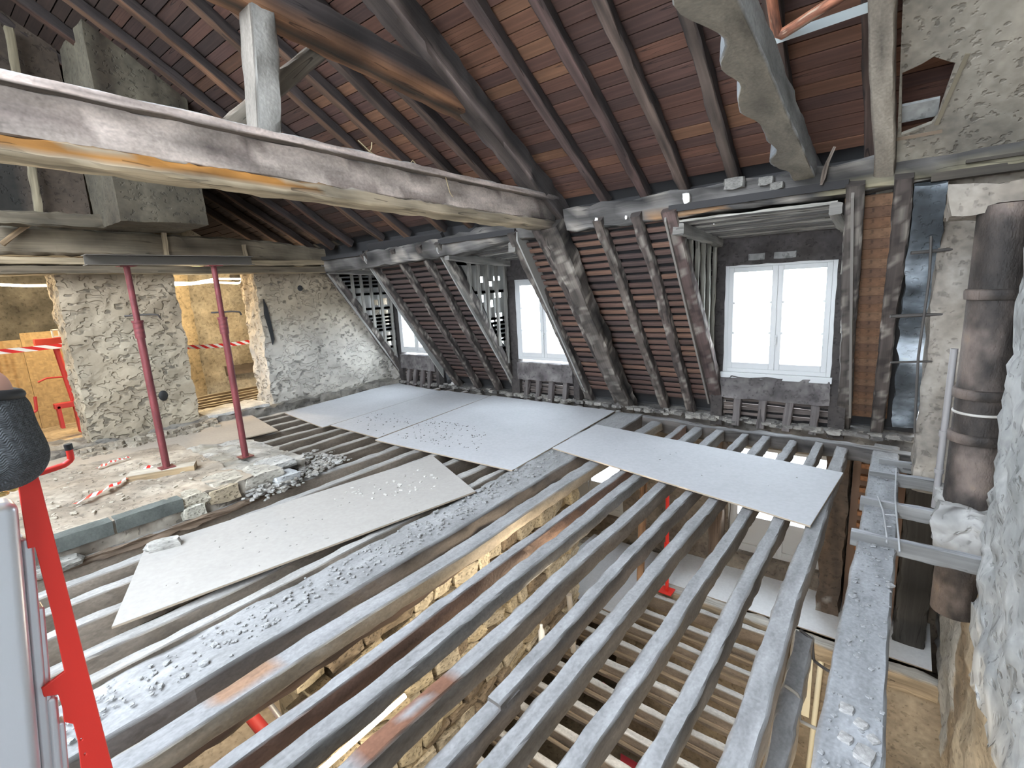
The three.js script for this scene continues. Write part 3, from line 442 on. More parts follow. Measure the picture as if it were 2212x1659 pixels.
// ---------------------------------------------------------------- the truss
{
  const t = thing('tie_beam', 'big pale tie beam crossing the roof space, with a board lip along its top and orange bare wood below', 'beam', V(-3, 2.2, -2));
  const P = [[-3.06, 2.44, -4.55], [-3.06, 2.46, -3.2], [-3.07, 2.5, -1.6], [-3.08, 2.53, -0.4], [-3.1, 2.57, 1.4]];
  const TB = { wob: 0, swell: 0, mottle: 0.45, step: 0.045, edge: 0.05 };
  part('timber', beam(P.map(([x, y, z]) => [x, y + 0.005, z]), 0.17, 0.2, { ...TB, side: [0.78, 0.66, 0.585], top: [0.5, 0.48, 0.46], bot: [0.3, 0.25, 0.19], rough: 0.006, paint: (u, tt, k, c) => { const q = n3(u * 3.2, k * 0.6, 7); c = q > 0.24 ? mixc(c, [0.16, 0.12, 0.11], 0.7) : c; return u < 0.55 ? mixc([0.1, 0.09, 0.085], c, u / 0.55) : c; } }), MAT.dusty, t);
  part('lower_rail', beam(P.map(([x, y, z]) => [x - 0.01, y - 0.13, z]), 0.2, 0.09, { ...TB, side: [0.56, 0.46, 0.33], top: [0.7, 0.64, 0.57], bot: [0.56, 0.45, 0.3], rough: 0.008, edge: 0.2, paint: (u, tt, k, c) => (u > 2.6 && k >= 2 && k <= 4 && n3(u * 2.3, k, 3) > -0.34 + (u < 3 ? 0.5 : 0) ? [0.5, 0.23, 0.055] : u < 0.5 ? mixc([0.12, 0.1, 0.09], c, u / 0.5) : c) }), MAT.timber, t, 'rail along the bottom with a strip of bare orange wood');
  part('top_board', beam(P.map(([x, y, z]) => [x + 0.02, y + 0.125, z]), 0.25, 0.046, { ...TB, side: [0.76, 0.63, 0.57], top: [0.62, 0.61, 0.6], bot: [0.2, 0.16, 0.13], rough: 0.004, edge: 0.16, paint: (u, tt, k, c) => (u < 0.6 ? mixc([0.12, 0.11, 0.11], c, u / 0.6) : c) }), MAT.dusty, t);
  solo('queen_post', beam([[-3.12, 2.64, -1.62], [-3.12, 3.3, -1.68], [-3.12, 4.3, -1.72]], 0.16, 0.15, { up: [0, 0, 1], side: [0.4, 0.38, 0.35], top: [0.3, 0.26, 0.22], bot: [0.32, 0.27, 0.23], swell: 0.02, wob: 0.005, rough: 0.004, mottle: 0.4, edge: 0.08 }), MAT.dusty, 'upright grey post standing on the tie beam', 'post');
  solo('brace', beam([[-3.3, 2.55, -1.32], [-3.3, 3.42, -2.24]], 0.11, 0.13, { up: [1, 0, 0], side: [0.24, 0.19, 0.15], top: [0.3, 0.26, 0.21] }), MAT.timber, 'slanting grey-brown brace crossing behind the upright post', 'brace');
  solo('collar_beam', beam([[-3.13, 3.22, -3.72], [-3.13, 3.38, -2.3], [-3.13, 3.5, -1.2], [-3.13, 3.6, 0.2]], 0.2, 0.22, { side: [0.075, 0.06, 0.058], bot: [0.085, 0.065, 0.05], top: [0.12, 0.09, 0.075], wob: 0.004, swell: 0.02, rough: 0.005, mottle: 0.5, step: 0.05, edge: 0.09, paint: (u, tt, k, c) => (k === 5 || k === 6 || k === 8 ? [0.34, 0.17, 0.09] : c) }), MAT.timber, 'dark collar beam with orange worn edge passing behind the post top', 'beam');
  solo('principal_rafter', beam([[-3.02, 2.42, -4.72], [-3.04, 3.12, -3.62], [-3.05, 3.95, -2.3], [-3.06, 5.2, -0.3]], 0.2, 0.22, { up: [-UPN.x, -UPN.y, -UPN.z], side: [0.07, 0.06, 0.058], bot: [0.1, 0.075, 0.065], top: [0.06, 0.05, 0.048], wob: 0.012, swell: 0.06, rough: 0.01, mottle: 0.6, step: 0.06, paint: (u, tt, k, c) => (k === 5 && u > 0.7 ? [0.26, 0.2, 0.18] : c) }), MAT.timber, 'thick sooty principal rafter rising from the corner where tie beam and purlin meet', 'rafter');
  solo('strut', beam([[-2.98, 4.0, -2.2], [-2.5, 3.72, -1.7]], 0.09, 0.09, { side: [0.4, 0.39, 0.36], end: [0.5, 0.48, 0.45] }), MAT.timber, 'pale cut strut end poking in above the collar beam at the top of the roof', 'strut');
}
// ---------------------------------------------------------------- timbers hanging at the upper right
{
  const t = solo('wavy_timber', beam([[-0.72, 2.44, -4.92], [-0.71, 2.6, -3.7], [-0.7, 2.76, -2.8], [-0.69, 2.88, -1.9], [-0.68, 3.2, 0.2]], 0.17, 0.17, { side: [0.4, 0.42, 0.44], bot: [0.36, 0.32, 0.26], top: [0.2, 0.18, 0.15], wob: 0.006, swell: 0.03, rough: 0.004, mottle: 0.35, step: 0.04, edge: 0.06, bulge: (u) => 0.035 * Math.sin(u * 6.2) + 0.03 * Math.sin(u * 13 + 1) + 0.04 * n3(u * 4, 3, 3) }), MAT.dusty, 'big rough timber with a wavy left edge rising from the purlin', 'timber');
  solo('plastered_plank', beam([[-0.21, 2.25, -4.86], [-0.22, 2.62, -4.25], [-0.235, 3.08, -3.48], [-0.25, 5.0, -0.3]], 0.12, 0.1, { up: [-UPN.x, -UPN.y, -UPN.z], side: [0.22, 0.185, 0.15], bot: [0.44, 0.38, 0.31], swell: 0.01, wob: 0.004, rough: 0.003, mottle: 0.3 }), MAT.dusty, 'plaster-smeared plank running up beside the sloping plaster ceiling', 'plank');
  // sloping plaster ceiling with a torn hole
  const s = new THREE.Shape([[-0.15, 0], [0.62, 0], [0.62, 3.2], [-0.15, 3.2]].map(([x, y]) => new THREE.Vector2(x, y)));
  const hole = new THREE.Path([[-0.13, 0.5], [0.02, 0.55], [0.045, 0.6], [0.1, 0.98], [0.07, 1.0], [0.0, 1.06], [-0.05, 1.03], [-0.14, 1.0]].map(([x, y]) => new THREE.Vector2(x, y))); s.holes.push(hole);
  let g = new THREE.ExtrudeGeometry(s, { depth: 0.025, bevelEnabled: false }); 
  const B = new THREE.Matrix4().makeBasis(V(1, 0, 0), UPD, V(1, 0, 0).cross(UPD)); g.applyMatrix4(B); const o = V(0, 2.3, -4.86); g.translate(o.x, o.y, o.z); boxUV(g); paintGeo(g, (x, y, z) => mixc([0.38, 0.33, 0.27], [0.6, 0.54, 0.45], 0.5 + 1.4 * n3(x * 5, y * 5, z * 7)));
  const pc = thing('plaster_ceiling', 'lumpy sloping plaster ceiling with a torn hole at the upper right', 'ceiling', V(0.2, 2.3, -4.6));
  part('plaster', g, MAT.plaster, pc);
  const put = (name, c, sx, sy, sz, m) => { const q = new THREE.BoxGeometry(sx, sy, sz); q.applyMatrix4(B); const p = o.clone().addScaledVector(V(1, 0, 0), c[0]).addScaledVector(UPD, c[1]).addScaledVector(UPN, -c[2]); q.translate(p.x, p.y, p.z); return part(name, boxUV(q), m, pc); };
  put('batten', [-0.04, 0.47, -0.015], 0.24, 0.03, 0.025, mat({ color: C(0.25, 0.19, 0.14) }));
  put('white_patch', [-0.05, 0.6, 0.06], 0.2, 0.14, 0.02, mat({ color: C(0.72, 0.72, 0.7), map: T.plaster }));
  { const q = new THREE.BoxGeometry(0.022, 0.5, 0.03); q.rotateZ(-0.2); q.applyMatrix4(B); const p = o.clone().addScaledVector(V(1, 0, 0), 0.095).addScaledVector(UPD, 0.78).addScaledVector(UPN, 0.015); q.translate(p.x, p.y, p.z); part('batten', boxUV(q), mat({ color: C(0.2, 0.17, 0.12) }), pc); }
  solo('slotted_board', bareMerge([box(0.05, 0.62, 2.245, 2.3, -4.72, -4.62), box(0.22, 0.62, 2.33, 2.35, -4.7, -4.6)]), mat({ color: C(0.09, 0.075, 0.06), map: T.wood }), 'dark slotted board along the foot of the plaster ceiling', 'board');
  solo('angle_bar', tube([[-0.74, 3.45, -3.2], [-0.75, 3.2, -3.5], [-0.74, 3.08, -3.62], [-0.66, 3.09, -3.6], [-0.4, 3.14, -3.52], [-0.12, 3.2, -3.45]], 0.03, 8, 40), mat({ color: C(0.62, 0.5, 0.42), map: T.rust, roughness: 0.8 }), 'bent rusty iron bar at the top beside the wavy timber', 'bar');
  solo('zinc_strip', (() => { const q = new THREE.BoxGeometry(0.52, 0.05, 0.012); q.rotateX(0.5); q.rotateZ(0.03); q.translate(-0.54, 3.1, -3.7); return q; })(), MAT.galv, 'shiny pale zinc strip under the rusty bent bar', 'strip');
}

// ================================================================ THE FLOOR FRAME
// the debris-strewn girder
{
  const t = thing('girder', 'broad floor girder thick with plaster dust and crumbs, splitting the floor in two', 'beam', V(-2.5, -0.3, -2.5));
  part('timber', beam([[-2.6, -0.14, 1.2], [-2.61, -0.14, -1.5], [-2.64, -0.13, -3.6], [-2.7, -0.12, -5.7]], [0.4, 0.36], 0.28, { top: [0.45, 0.445, 0.45], side: [0.13, 0.108, 0.096], bot: [0.2, 0.16, 0.12], wob: 0.008, swell: 0.02, rough: 0.01, mottle: 0.4, step: 0.04, edge: 0.06 }), MAT.dusty, t);
  part('side_plank', beam([[-2.37, -0.21, 1.2], [-2.37, -0.21, -1.2], [-2.42, -0.2, -3.6]], 0.05, 0.13, { side: [0.13, 0.085, 0.065], top: [0.2, 0.16, 0.14], bot: [0.34, 0.25, 0.15], wob: 0.012, rough: 0.008, mottle: 0.7 }), MAT.timber, t);
  const bolt = bareMerge([box(-2.33, -2.28, -0.12, -0.08, -3.13, -3.09), box(-2.3, -2.27, -0.15, -0.11, -3.15, -3.1)]); part('bolt', bolt, MAT.iron, t);
  const crumbs = [];
  for (let i = 0; i < 900; i++) { const z = rr(-4.4, 0.9), x = lerp(-2.6, -2.67, clamp(-z / 4.4, 0, 1)) + rr(-0.17, 0.16) * (0.6 + 0.4 * rnd()), s = rr(0.004, 0.013) * (rnd() < 0.08 ? 2 : 1); const g = STONES[i % 6].clone(); g.scale(s * rr(1, 1.8), s * rr(0.5, 0.8), s * rr(1, 2)); g.rotateY(rr(0, 6)); g.translate(x, 0.012 + s * 0.2, z); crumbs.push(g); }
  const c = solo('plaster_crumbs', bareMerge(crumbs), mat({ color: C(0.5, 0.495, 0.49), map: T.dust }), 'pale plaster crumbs scattered along the broad girder', 'rubble'); c.userData.kind = 'stuff';
}
const joist = (path, w, h, label, o = {}) => solo('floor_joist', beam(path, w, h, { top: DUST, side: [0.25, 0.21, 0.18], bot: [0.26, 0.21, 0.17], wob: 0.009, swell: 0.016, rough: 0.0045, mottle: 0.25, step: 0.05, edge: 0.12, ...o }), MAT.dusty, label, 'joist', o.group ?? 'dusty floor joists right of the girder');
const jx = [
  [-2.2, -2.28, 0.125, 0.1, 'first dusty joist right of the debris-covered girder, with a small orange worn patch', { side: [0.34, 0.285, 0.22], paint: (u, t, k, c) => (k >= 1 && k <= 3 && u > 1.5 && u < 1.75 ? [0.42, 0.25, 0.16] : c) }],
  [-1.86, -1.96, 0.07, 0.13, 'second joist right of the girder, with a dark red-brown flank', { side: [0.21, 0.12, 0.085] }],
  [-1.69, -1.79, 0.09, 0.1, 'third joist right of the girder, broad and pale on top', { side: [0.25, 0.24, 0.23] }],
  [-1.455, -1.55, 0.085, 0.12, 'fourth joist right of the girder, its dust worn off to rust-brown wood near the bottom', { side: [0.22, 0.19, 0.165], paint: (u, t, k, c) => (k <= 3 && u > 1.72 && u < 2.16 && n3(u * 5, k * 0.5, 3) > -0.3 ? [0.3, 0.14, 0.085] : c) }],
  [-1.235, -1.29, 0.075, 0.12, 'fifth joist right of the girder, jogged by a lapped splice', { side: [0.21, 0.185, 0.17] }],
  [-1.045, -1.08, 0.08, 0.12, 'sixth joist right of the girder', { side: [0.2, 0.18, 0.165] }],
  [-0.82, -0.82, 0.075, 0.12, 'seventh joist right of the girder, with a blackened flank near the bottom', { side: [0.2, 0.18, 0.165], paint: (u, t, k, c) => (k >= 4 && k <= 6 && u > 1.9 && u < 2.5 ? [0.05, 0.05, 0.052] : c) }],
  [-0.595, -0.6, 0.07, 0.12, 'eighth joist right of the girder, smooth, narrow and pale', { side: [0.24, 0.215, 0.19] }],
  [-0.335, -0.4, 0.095, 0.14, 'ninth joist right of the girder, last before the wide plastered beam', { side: [0.3, 0.27, 0.25] }],
];
jx.forEach(([a, b, w, h, label, o], i) => {
  if (i !== 4) { joist([[a, -h / 2, 0.9], [lerp(a, b, 0.15), -h / 2, -0.6], [lerp(a, b, 0.6), -h / 2 - 0.003, -2.6], [b, -h / 2, -5.56]], w * 1.08, h, label, o); return; }
  const st = { top: DUST, wob: 0.006, swell: 0.016, rough: 0.0045, mottle: 0.25, step: 0.05, edge: 0.13, ...o };
  solo('floor_joist', colorMerge([beam([[a + 0.02, -h / 2 - 0.02, 0.9], [a - 0.005, -h / 2 - 0.02, -1.42]], w, h, st), beam([[a - 0.012, -h / 2, -1.29], [lerp(a, b, 0.6), -h / 2, -2.8], [b, -h / 2, -5.56]], w, h, st)]), MAT.dusty, label, 'joist', 'dusty floor joists right of the girder');
});
joist([[-0.255, -0.31, -1.0], [-0.28, -0.29, -1.9], [-0.305, -0.285, -2.78]], 0.09, 0.1, 'short broken joist stub hung by bent iron ties beside the wide plastered beam', { side: [0.34, 0.31, 0.28], rough: 0.007, wob: 0.004, group: undefined });
{ // the wide plaster-crusted beam along the right wall
  const t = thing('edge_beam', 'wide beam crusted with grey plaster along the right wall', 'beam', V(-0.04, -0.3, -2.5));
  part('timber', beam([[-0.045, -0.13, 0.6], [-0.045, -0.13, -2], [-0.05, -0.13, -4], [-0.06, -0.12, -5.75]], 0.2, 0.26, { top: [0.42, 0.425, 0.445], side: [0.34, 0.31, 0.29], bot: [0.14, 0.12, 0.1], swell: 0.012, wob: 0.006, rough: 0.005, mottle: 0.3, step: 0.04, edge: 0.06 }), MAT.dusty, t);
  for (const [x, z, s] of [[0.0, -1.86, 0.05], [-0.06, -1.9, 0.032], [-0.02, -2.0, 0.03], [-0.07, -2.05, 0.035], [0.02, -1.95, 0.026]]) { const g = STONES[1].clone(); g.scale(s * 1.3, s * 0.6, s * 1.2); g.rotateY(s * 90); g.translate(x, 0.01, z); part('plaster_lump', g, mat({ color: C(0.48, 0.46, 0.45), map: T.dust }), t); }
}
{ const gs = []; for (let i = 0; i < 260; i++) { const z = rr(-5.2, -0.6), x = -0.045 + rr(-0.09, 0.09), q = rr(0.004, 0.012) * (rnd() < 0.07 ? 2 : 1), g = STONES[i % 6].clone(); g.scale(q * 1.7, q * 0.6, q * 1.5); g.rotateY(rr(0, 6)); g.translate(x, 0.003 + q * 0.2, z); gs.push(g); } const o = solo('plaster_crumbs', bareMerge(gs), mat({ color: C(0.42, 0.42, 0.43), map: T.dust }), 'grey plaster grit strewn along the wide edge beam', 'rubble'); o.userData.kind = 'stuff'; }
{ // trimmer along the eave, with short joists behind it
  solo('trimmer_joist', beam([[-2.62, -0.07, -5.72], [-1.3, -0.06, -5.64], [0.02, -0.06, -5.56], [0.28, -0.06, -5.53]], 0.1, 0.15, { up: [0, 1, 0], top: [0.36, 0.35, 0.35], side: [0.1, 0.09, 0.085], rough: 0.01, mottle: 0.5 }), MAT.timber, 'trimmer joist running across the joist ends below the large window', 'joist');
  const stubs = [[-5.18, -0.1, 0.26, 'stub joist from the wide beam to the pilaster foot, farthest of four'], [-4.84, -0.15, 0.28, 'stub joist between the wide beam and the flue pipe, second farthest'], [-4.2, -0.17, 0.3, 'stub joist ending at the plastered base of the flue pipe'], [-3.6, -0.18, 0.45, 'nearest and longest stub joist, running from the wide beam to the plaster breast']];
  for (const [z, a, b, l] of stubs) solo('stub_joist', beam([[a, 0.0, z], [b, -0.0, z + 0.02]], 0.045, 0.1, { top: [0.42, 0.42, 0.44], side: [0.25, 0.245, 0.24], wob: 0.005, rough: 0.004, swell: 0.02, step: 0.03 }), MAT.timber, l, 'joist', 'stub joists at the right wall');
  const ir = mat({ color: C(0.36, 0.36, 0.37), roughness: 0.8 });
  solo('reinforcing_wire', bareMerge([tube([[0.02, 0.07, -4.9], [0.03, 0.075, -4.2], [0.06, 0.06, -3.6], [0.07, 0.02, -3.5]], 0.006, 6, 30), tube([[-0.07, 0.07, -4.2], [-0.03, 0.05, -4.0], [0.0, 0.06, -3.62], [0.005, 0.03, -3.56]], 0.006, 6, 24), rod([0.02, 0.06, -3.75], [-0.02, 0.05, -3.75], 0.005, 6), rod([0.045, 0.06, -3.95], [-0.03, 0.05, -3.95], 0.005, 6)]), ir, 'bent dusty wires lying across the stub joists', 'wire');
  solo('iron_tie', tube([[-0.33, -0.22, -2.78], [-0.27, -0.24, -2.76], [-0.25, -0.33, -2.72], [-0.18, -0.3, -2.64], [-0.08, -0.28, -2.6]], 0.008, 7, 24), MAT.iron, 'bent iron tie at the far end of the broken joist stub', 'tie');
  solo('iron_tie', tube([[-0.32, -0.22, -2.32], [-0.26, -0.23, -2.3], [-0.245, -0.32, -2.26], [-0.17, -0.3, -2.23], [-0.08, -0.28, -2.2]], 0.008, 7, 24), mat({ color: C(0.3, 0.27, 0.23) }), 'bent pale iron tie holding the near end of the broken joist stub', 'tie');
}
// joists left of the girder
const lj = [
  [-2.9, 0.08, 'dusty joist just left of the debris-covered girder'],
  [-3.14, 0.1, 'second joist left of the girder, coming out under the lower edge of the near board'],
  [-3.5, 0.09, 'third joist left of the girder, under the middle of the near board'],
  [-3.8, 0.09, 'fourth joist left of the girder, under the near board by the red post'],
  [-4.08, 0.1, 'fifth joist left of the girder, along the foot of the plaster slab'],
  [-4.42, 0.1, 'sixth joist left of the girder, running out from under the plaster slab'],
  [-4.76, 0.08, 'seventh joist left of the girder, between plaster slab and far boards'],
  [-5.08, 0.08, 'eighth joist left of the girder, between plaster slab and far boards'],
  [-5.4, 0.08, 'ninth joist left of the girder, beyond the tip of the rubble'],
  [-5.72, 0.08, 'tenth joist left of the girder, beyond the tip of the rubble'],
  [-6.06, 0.08, 'eleventh joist left of the girder, by the corner of the long board'],
  [-6.4, 0.08, 'twelfth joist left of the girder, by the corner of the long board'],
  [-6.76, 0.08, 'thirteenth joist left of the girder, near the doorway of the gable wall'],
  [-7.12, 0.08, 'fourteenth joist left of the girder, near the doorway of the gable wall'],
  [-7.42, 0.1, 'last joist left of the girder, along the foot of the gable wall'],
];
for (const [x, w, label] of lj) joist([[x + 0.02, -0.085, 0.9], [x, -0.085, -1.6], [x - 0.03, -0.09, -3.6], [x - 0.05, -0.085, -5.9]], w, 0.16, label, { top: mixc(DUST, DUSTW, x > -4.6 ? 0.4 : 0.7), side: x > -4.6 ? [0.34, 0.28, 0.225] : [0.26, 0.21, 0.165], wob: 0.009, group: 'dusty floor joists left of the girder' });
// lath ceiling remnants under the left joists block most of the view down
{ const t = thing('old_boarding', 'old boarded ceiling fixed under the joists left of the girder', 'boarding', V(-5.2, -0.205, -2.5)), m = mat({ color: C(0.34, 0.27, 0.19), map: T.wood }); for (let k = 0; k < 60; k++) { const z = -5.9 + k * 0.115; part('plank', box(-7.6, -2.88, -0.205, -0.185, z, z + 0.1), m, t); } }

// ---------------------------------------------------------------- boards laid on the joists
const layBoard = (corners, y, label, group, face = MAT.board) => { const cx = corners.reduce((a, c) => a + c[0], 0) / 4, cz = corners.reduce((a, c) => a + c[1], 0) / 4; const t = thing('plasterboard', label, 'board', V(cx, y, cz), group); part('core', sheet(corners, y, 0.012), MAT.boardEdge, t); const inset = corners.map(([x, z]) => [cx + (x - cx) * 0.999, cz + (z - cz) * 0.999]); part('face_paper', sheet(inset, y + 0.012, 0.002), face, t); return t; };
layBoard([[-7.28, -3.5], [-5.95, -3.33], [-6.2, -5.68], [-7.62, -5.86]], 0.0, 'farthest white board, in the corner by the gable wall', 'white boards laid over the joists');
layBoard([[-5.93, -3.44], [-4.85, -3.4], [-5.1, -5.74], [-6.19, -5.72]], 0.004, 'white board between two others, middle of the three along the dormers', 'white boards laid over the joists');
layBoard([[-4.8, -3.32], [-2.78, -3.37], [-2.92, -5.74], [-5.08, -5.76]], 0.008, 'widest white board, peppered with dark crumbs, below the middle dormer', 'white boards laid over the joists');
layBoard([[-2.79, -4.06], [-0.4, -3.56], [-0.32, -4.7], [-2.81, -5.03]], 0.02, 'clean bluish-white board lying across the right-hand joists below the large window', 'white boards laid over the joists');
layBoard([[-3.21, -0.45], [-2.73, -2.81], [-3.73, -3.25], [-4.11, -0.85]], 0.02, 'dusty white board in the left foreground between plaster slab and girder', 'white boards laid over the joists', MAT.boardDusty);
layBoard([[-7.62, -3.14], [-6.28, -2.9], [-6.62, -0.3], [-7.66, -0.3]], 0.03, 'long beige board behind the two steel props, against the gable wall', 'white boards laid over the joists', MAT.boardBeige);
{ const g = STONES[3].clone(); g.scale(0.2, 0.07, 0.1); g.rotateY(1.2); g.translate(-3.98, 0.055, -0.93); solo('plaster_lump', g, mat({ color: C(0.72, 0.69, 0.64), map: T.plaster }), 'white plaster lump lying on the corner of the dusty foreground board', 'lump'); }
{
  const scatter = (poly, n, s0, s1, colr, label, y, flat) => { const gs = []; for (let i = 0; i < n; i++) { const a = rnd(), b = Math.pow(rnd(), 1), P = (u, v) => { const [p, q, r, s] = poly; return [lerp(lerp(p[0], q[0], u), lerp(s[0], r[0], u), v), lerp(lerp(p[1], q[1], u), lerp(s[1], r[1], u), v)]; }, [x, z] = P(a, b), s = rr(s0, s1); const g = STONES[i % 6].clone(); g.scale(s * rr(0.8, 2.4), s * flat, s * rr(0.6, 1.2)); g.rotateY(rr(0, 6.3)); g.translate(x, y + s * flat * 0.4, z); gs.push(g); } const o = solo('debris', bareMerge(gs), mat({ color: C(...colr) }), label, 'debris'); o.userData.kind = 'stuff'; };
  scatter([[-4.7, -3.5], [-3.4, -3.6], [-3.9, -4.3], [-4.9, -4.3]], 150, 0.004, 0.011, [0.1, 0.085, 0.075], 'dark crumbs on the widest white board', 0.022, 0.5);
  scatter([[-5.8, -3.6], [-4.9, -3.5], [-5.0, -4.2], [-6.0, -4.3]], 50, 0.004, 0.012, [0.09, 0.08, 0.07], 'dark crumbs on the middle far board', 0.02, 0.5);
  scatter([[-3.2, -0.7], [-2.8, -2.6], [-3.6, -3.0], [-3.9, -0.9]], 60, 0.004, 0.011, [0.3, 0.28, 0.26], 'small crumbs on the dusty foreground board', 0.034, 0.5);
  scatter([[-3.3, -2.3], [-3.0, -2.7], [-3.6, -3.05], [-3.8, -1.9]], 45, 0.008, 0.022, [0.5, 0.48, 0.45], 'plaster bits along the far end of the foreground board', 0.034, 0.5);
  scatter([[-2.2, -4.2], [-0.6, -3.9], [-0.6, -4.5], [-2.2, -4.6]], 10, 0.004, 0.008, [0.15, 0.14, 0.13], 'few dark specks on the clean board below the large window', 0.034, 0.4);
  // ragged plaster ledge along the eave
  const gs = [];
  for (let i = 0; i < 420; i++) { const x = rr(-7.55, 0.1), s = rr(0.015, 0.06), big = x > -1.6 ? 1.15 : 0.9; const g = STONES[i % 6].clone(); g.scale(s * 2.0 * big, s * 0.8, s * 1.1); g.rotateY(rr(-0.5, 0.5)); g.translate(x, 0.02 + rr(0, 0.035), -5.93 + rr(-0.06, 0.06)); paintGeo(g, mixc([0.14, 0.13, 0.125], [0.56, 0.52, 0.47], Math.pow(rnd(), 1.3))); gs.push(g); }
  const led = solo('plaster_ledge', colorMerge(gs), MAT.plain, 'ragged ledge of broken plaster along the foot of the dormer slope', 'rubble'); led.userData.kind = 'stuff';
}
// ---------------------------------------------------------------- the raised plaster slab with the steel props
{
  const t = thing('floor_slab', 'raised remnant of old plaster floor carrying the two red props', 'slab', V(-5.2, 0, -1));
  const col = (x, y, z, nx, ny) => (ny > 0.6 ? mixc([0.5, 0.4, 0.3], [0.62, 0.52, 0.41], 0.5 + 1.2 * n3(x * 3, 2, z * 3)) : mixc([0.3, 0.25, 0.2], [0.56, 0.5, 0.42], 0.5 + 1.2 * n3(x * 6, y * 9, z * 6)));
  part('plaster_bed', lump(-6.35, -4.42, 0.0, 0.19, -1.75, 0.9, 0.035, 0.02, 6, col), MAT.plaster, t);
  part('plaster_bed', lump(-6.0, -4.62, 0.0, 0.17, -2.4, -1.7, 0.035, 0.03, 5, (x, y, z) => mixc([0.56, 0.5, 0.41], [0.74, 0.69, 0.62], 0.5 + 1.2 * n3(x * 4, y * 5, z * 4)), { warp: (x, y, z, d) => [d[0] - (x > -4.7 ? 0.35 * clamp((-1.9 - z) / 0.5, 0, 1) * (0.6 + n3(z * 6, 1, 1)) : 0), y > 0.1 ? d[1] - 0.06 * clamp((-1.9 - z) / 0.5, 0, 1) : d[1], d[2] * 1.5] }), MAT.plaster, t);
  part('lath_edge', beam([[-4.36, -0.005, 0.5], [-4.36, -0.005, -1.4], [-4.42, -0.005, -2.2]], 0.05, 0.04, { side: [0.24, 0.17, 0.12], rough: 0.014 }), MAT.timber, t);
  for (const [z0, z1] of [[-0.75, -0.2], [-1.2, -0.77]]) part('floor_tile', lump(-4.5, -4.385, 0.1, 0.2, z0, z1, 0.03, 0.004, 6, () => [0.17, 0.185, 0.17]), MAT.plain, t);
  const lumpS = (x, y, z, sx, sy, sz, c, k) => { const g = STONES[k].clone(); g.scale(sx, sy, sz); g.translate(x, y, z); return part('broken_lump', g, mat({ color: C(...c), map: T.plaster, bumpMap: T.plasterB, bumpScale: 0.02 }), t); };
  lumpS(-4.5, 0.13, -1.3, 0.2, 0.12, 0.2, [0.76, 0.68, 0.54], 0); lumpS(-4.5, 0.11, -1.5, 0.24, 0.13, 0.24, [0.68, 0.55, 0.38], 4); lumpS(-4.6, 0.16, -1.6, 0.3, 0.09, 0.32, [0.74, 0.66, 0.54], 3); lumpS(-4.56, 0.12, -1.85, 0.3, 0.13, 0.34, [0.78, 0.72, 0.62], 2); lumpS(-4.48, 0.06, -2.05, 0.26, 0.1, 0.25, [0.8, 0.8, 0.8], 3); lumpS(-4.42, 0.06, -1.26, 0.12, 0.1, 0.16, [0.84, 0.79, 0.66], 4); lumpS(-4.38, 0.02, -0.42, 0.14, 0.07, 0.24, [0.54, 0.51, 0.46], 5); lumpS(-4.7, 0.14, -2.1, 0.3, 0.08, 0.3, [0.8, 0.77, 0.72], 1);
  const gs = [];
  for (let i = 0; i < 900; i++) { const k = rnd(), z = lerp(-1.7, -2.75, k) + rr(-0.1, 0.1), x = -4.5 + rr(-0.35, 0.32) - 0.3 * k, s = rr(0.008, 0.03) * (1 - 0.3 * k) * (rnd() < 0.06 ? 2 : 1); const g = STONES[i % 6].clone(); g.scale(s * 1.7, s * 0.7, s * 1.4); g.rotateY(rr(0, 6)); g.translate(x, 0.01 + 0.09 * (1 - k) * rnd(), z); paintGeo(g, mixc([0.42, 0.38, 0.33], [0.78, 0.76, 0.72], rnd())); gs.push(g); }
  const r = solo('rubble', colorMerge(gs), MAT.plain, 'grey rubble spilling off the tip of the plaster slab onto the joists', 'rubble'); r.userData.kind = 'stuff';
  const ws = [];
  for (let i = 0; i < 330; i++) { const x = -7.5 + rr(-0.06, 0.3) * rnd(), z = rr(-2.6, -1.1), s = rr(0.02, 0.07); const g = STONES[i % 6].clone(); g.scale(s * 1.4, s, s * 1.5); g.rotateY(rr(0, 6)); g.translate(x, 0.03 + rr(0, 0.06) * (x < -7.4 ? 1 : 0.3), z); paintGeo(g, mixc([0.34, 0.28, 0.21], [0.62, 0.54, 0.43], rnd())); ws.push(g); }
  const r2 = solo('rubble', colorMerge(ws), MAT.plain, 'beige rubble heaped along the foot of the pier between the doorways', 'rubble'); r2.userData.kind = 'stuff';
  const bs = [];
  for (let i = 0; i < 120; i++) { const x = rr(-6.2, -4.7), z = rr(-1.5, 0.1), s = rr(0.006, 0.02); const g = STONES[i % 6].clone(); g.scale(s * 2.2, s * 0.7, s); g.rotateY(rr(0, 6)); g.translate(x, 0.2, z); bs.push(g); }
  const r3 = solo('debris', bareMerge(bs), mat({ color: C(0.42, 0.37, 0.3) }), 'chips and splinters strewn over the top of the raised plaster slab', 'debris'); r3.userData.kind = 'stuff';
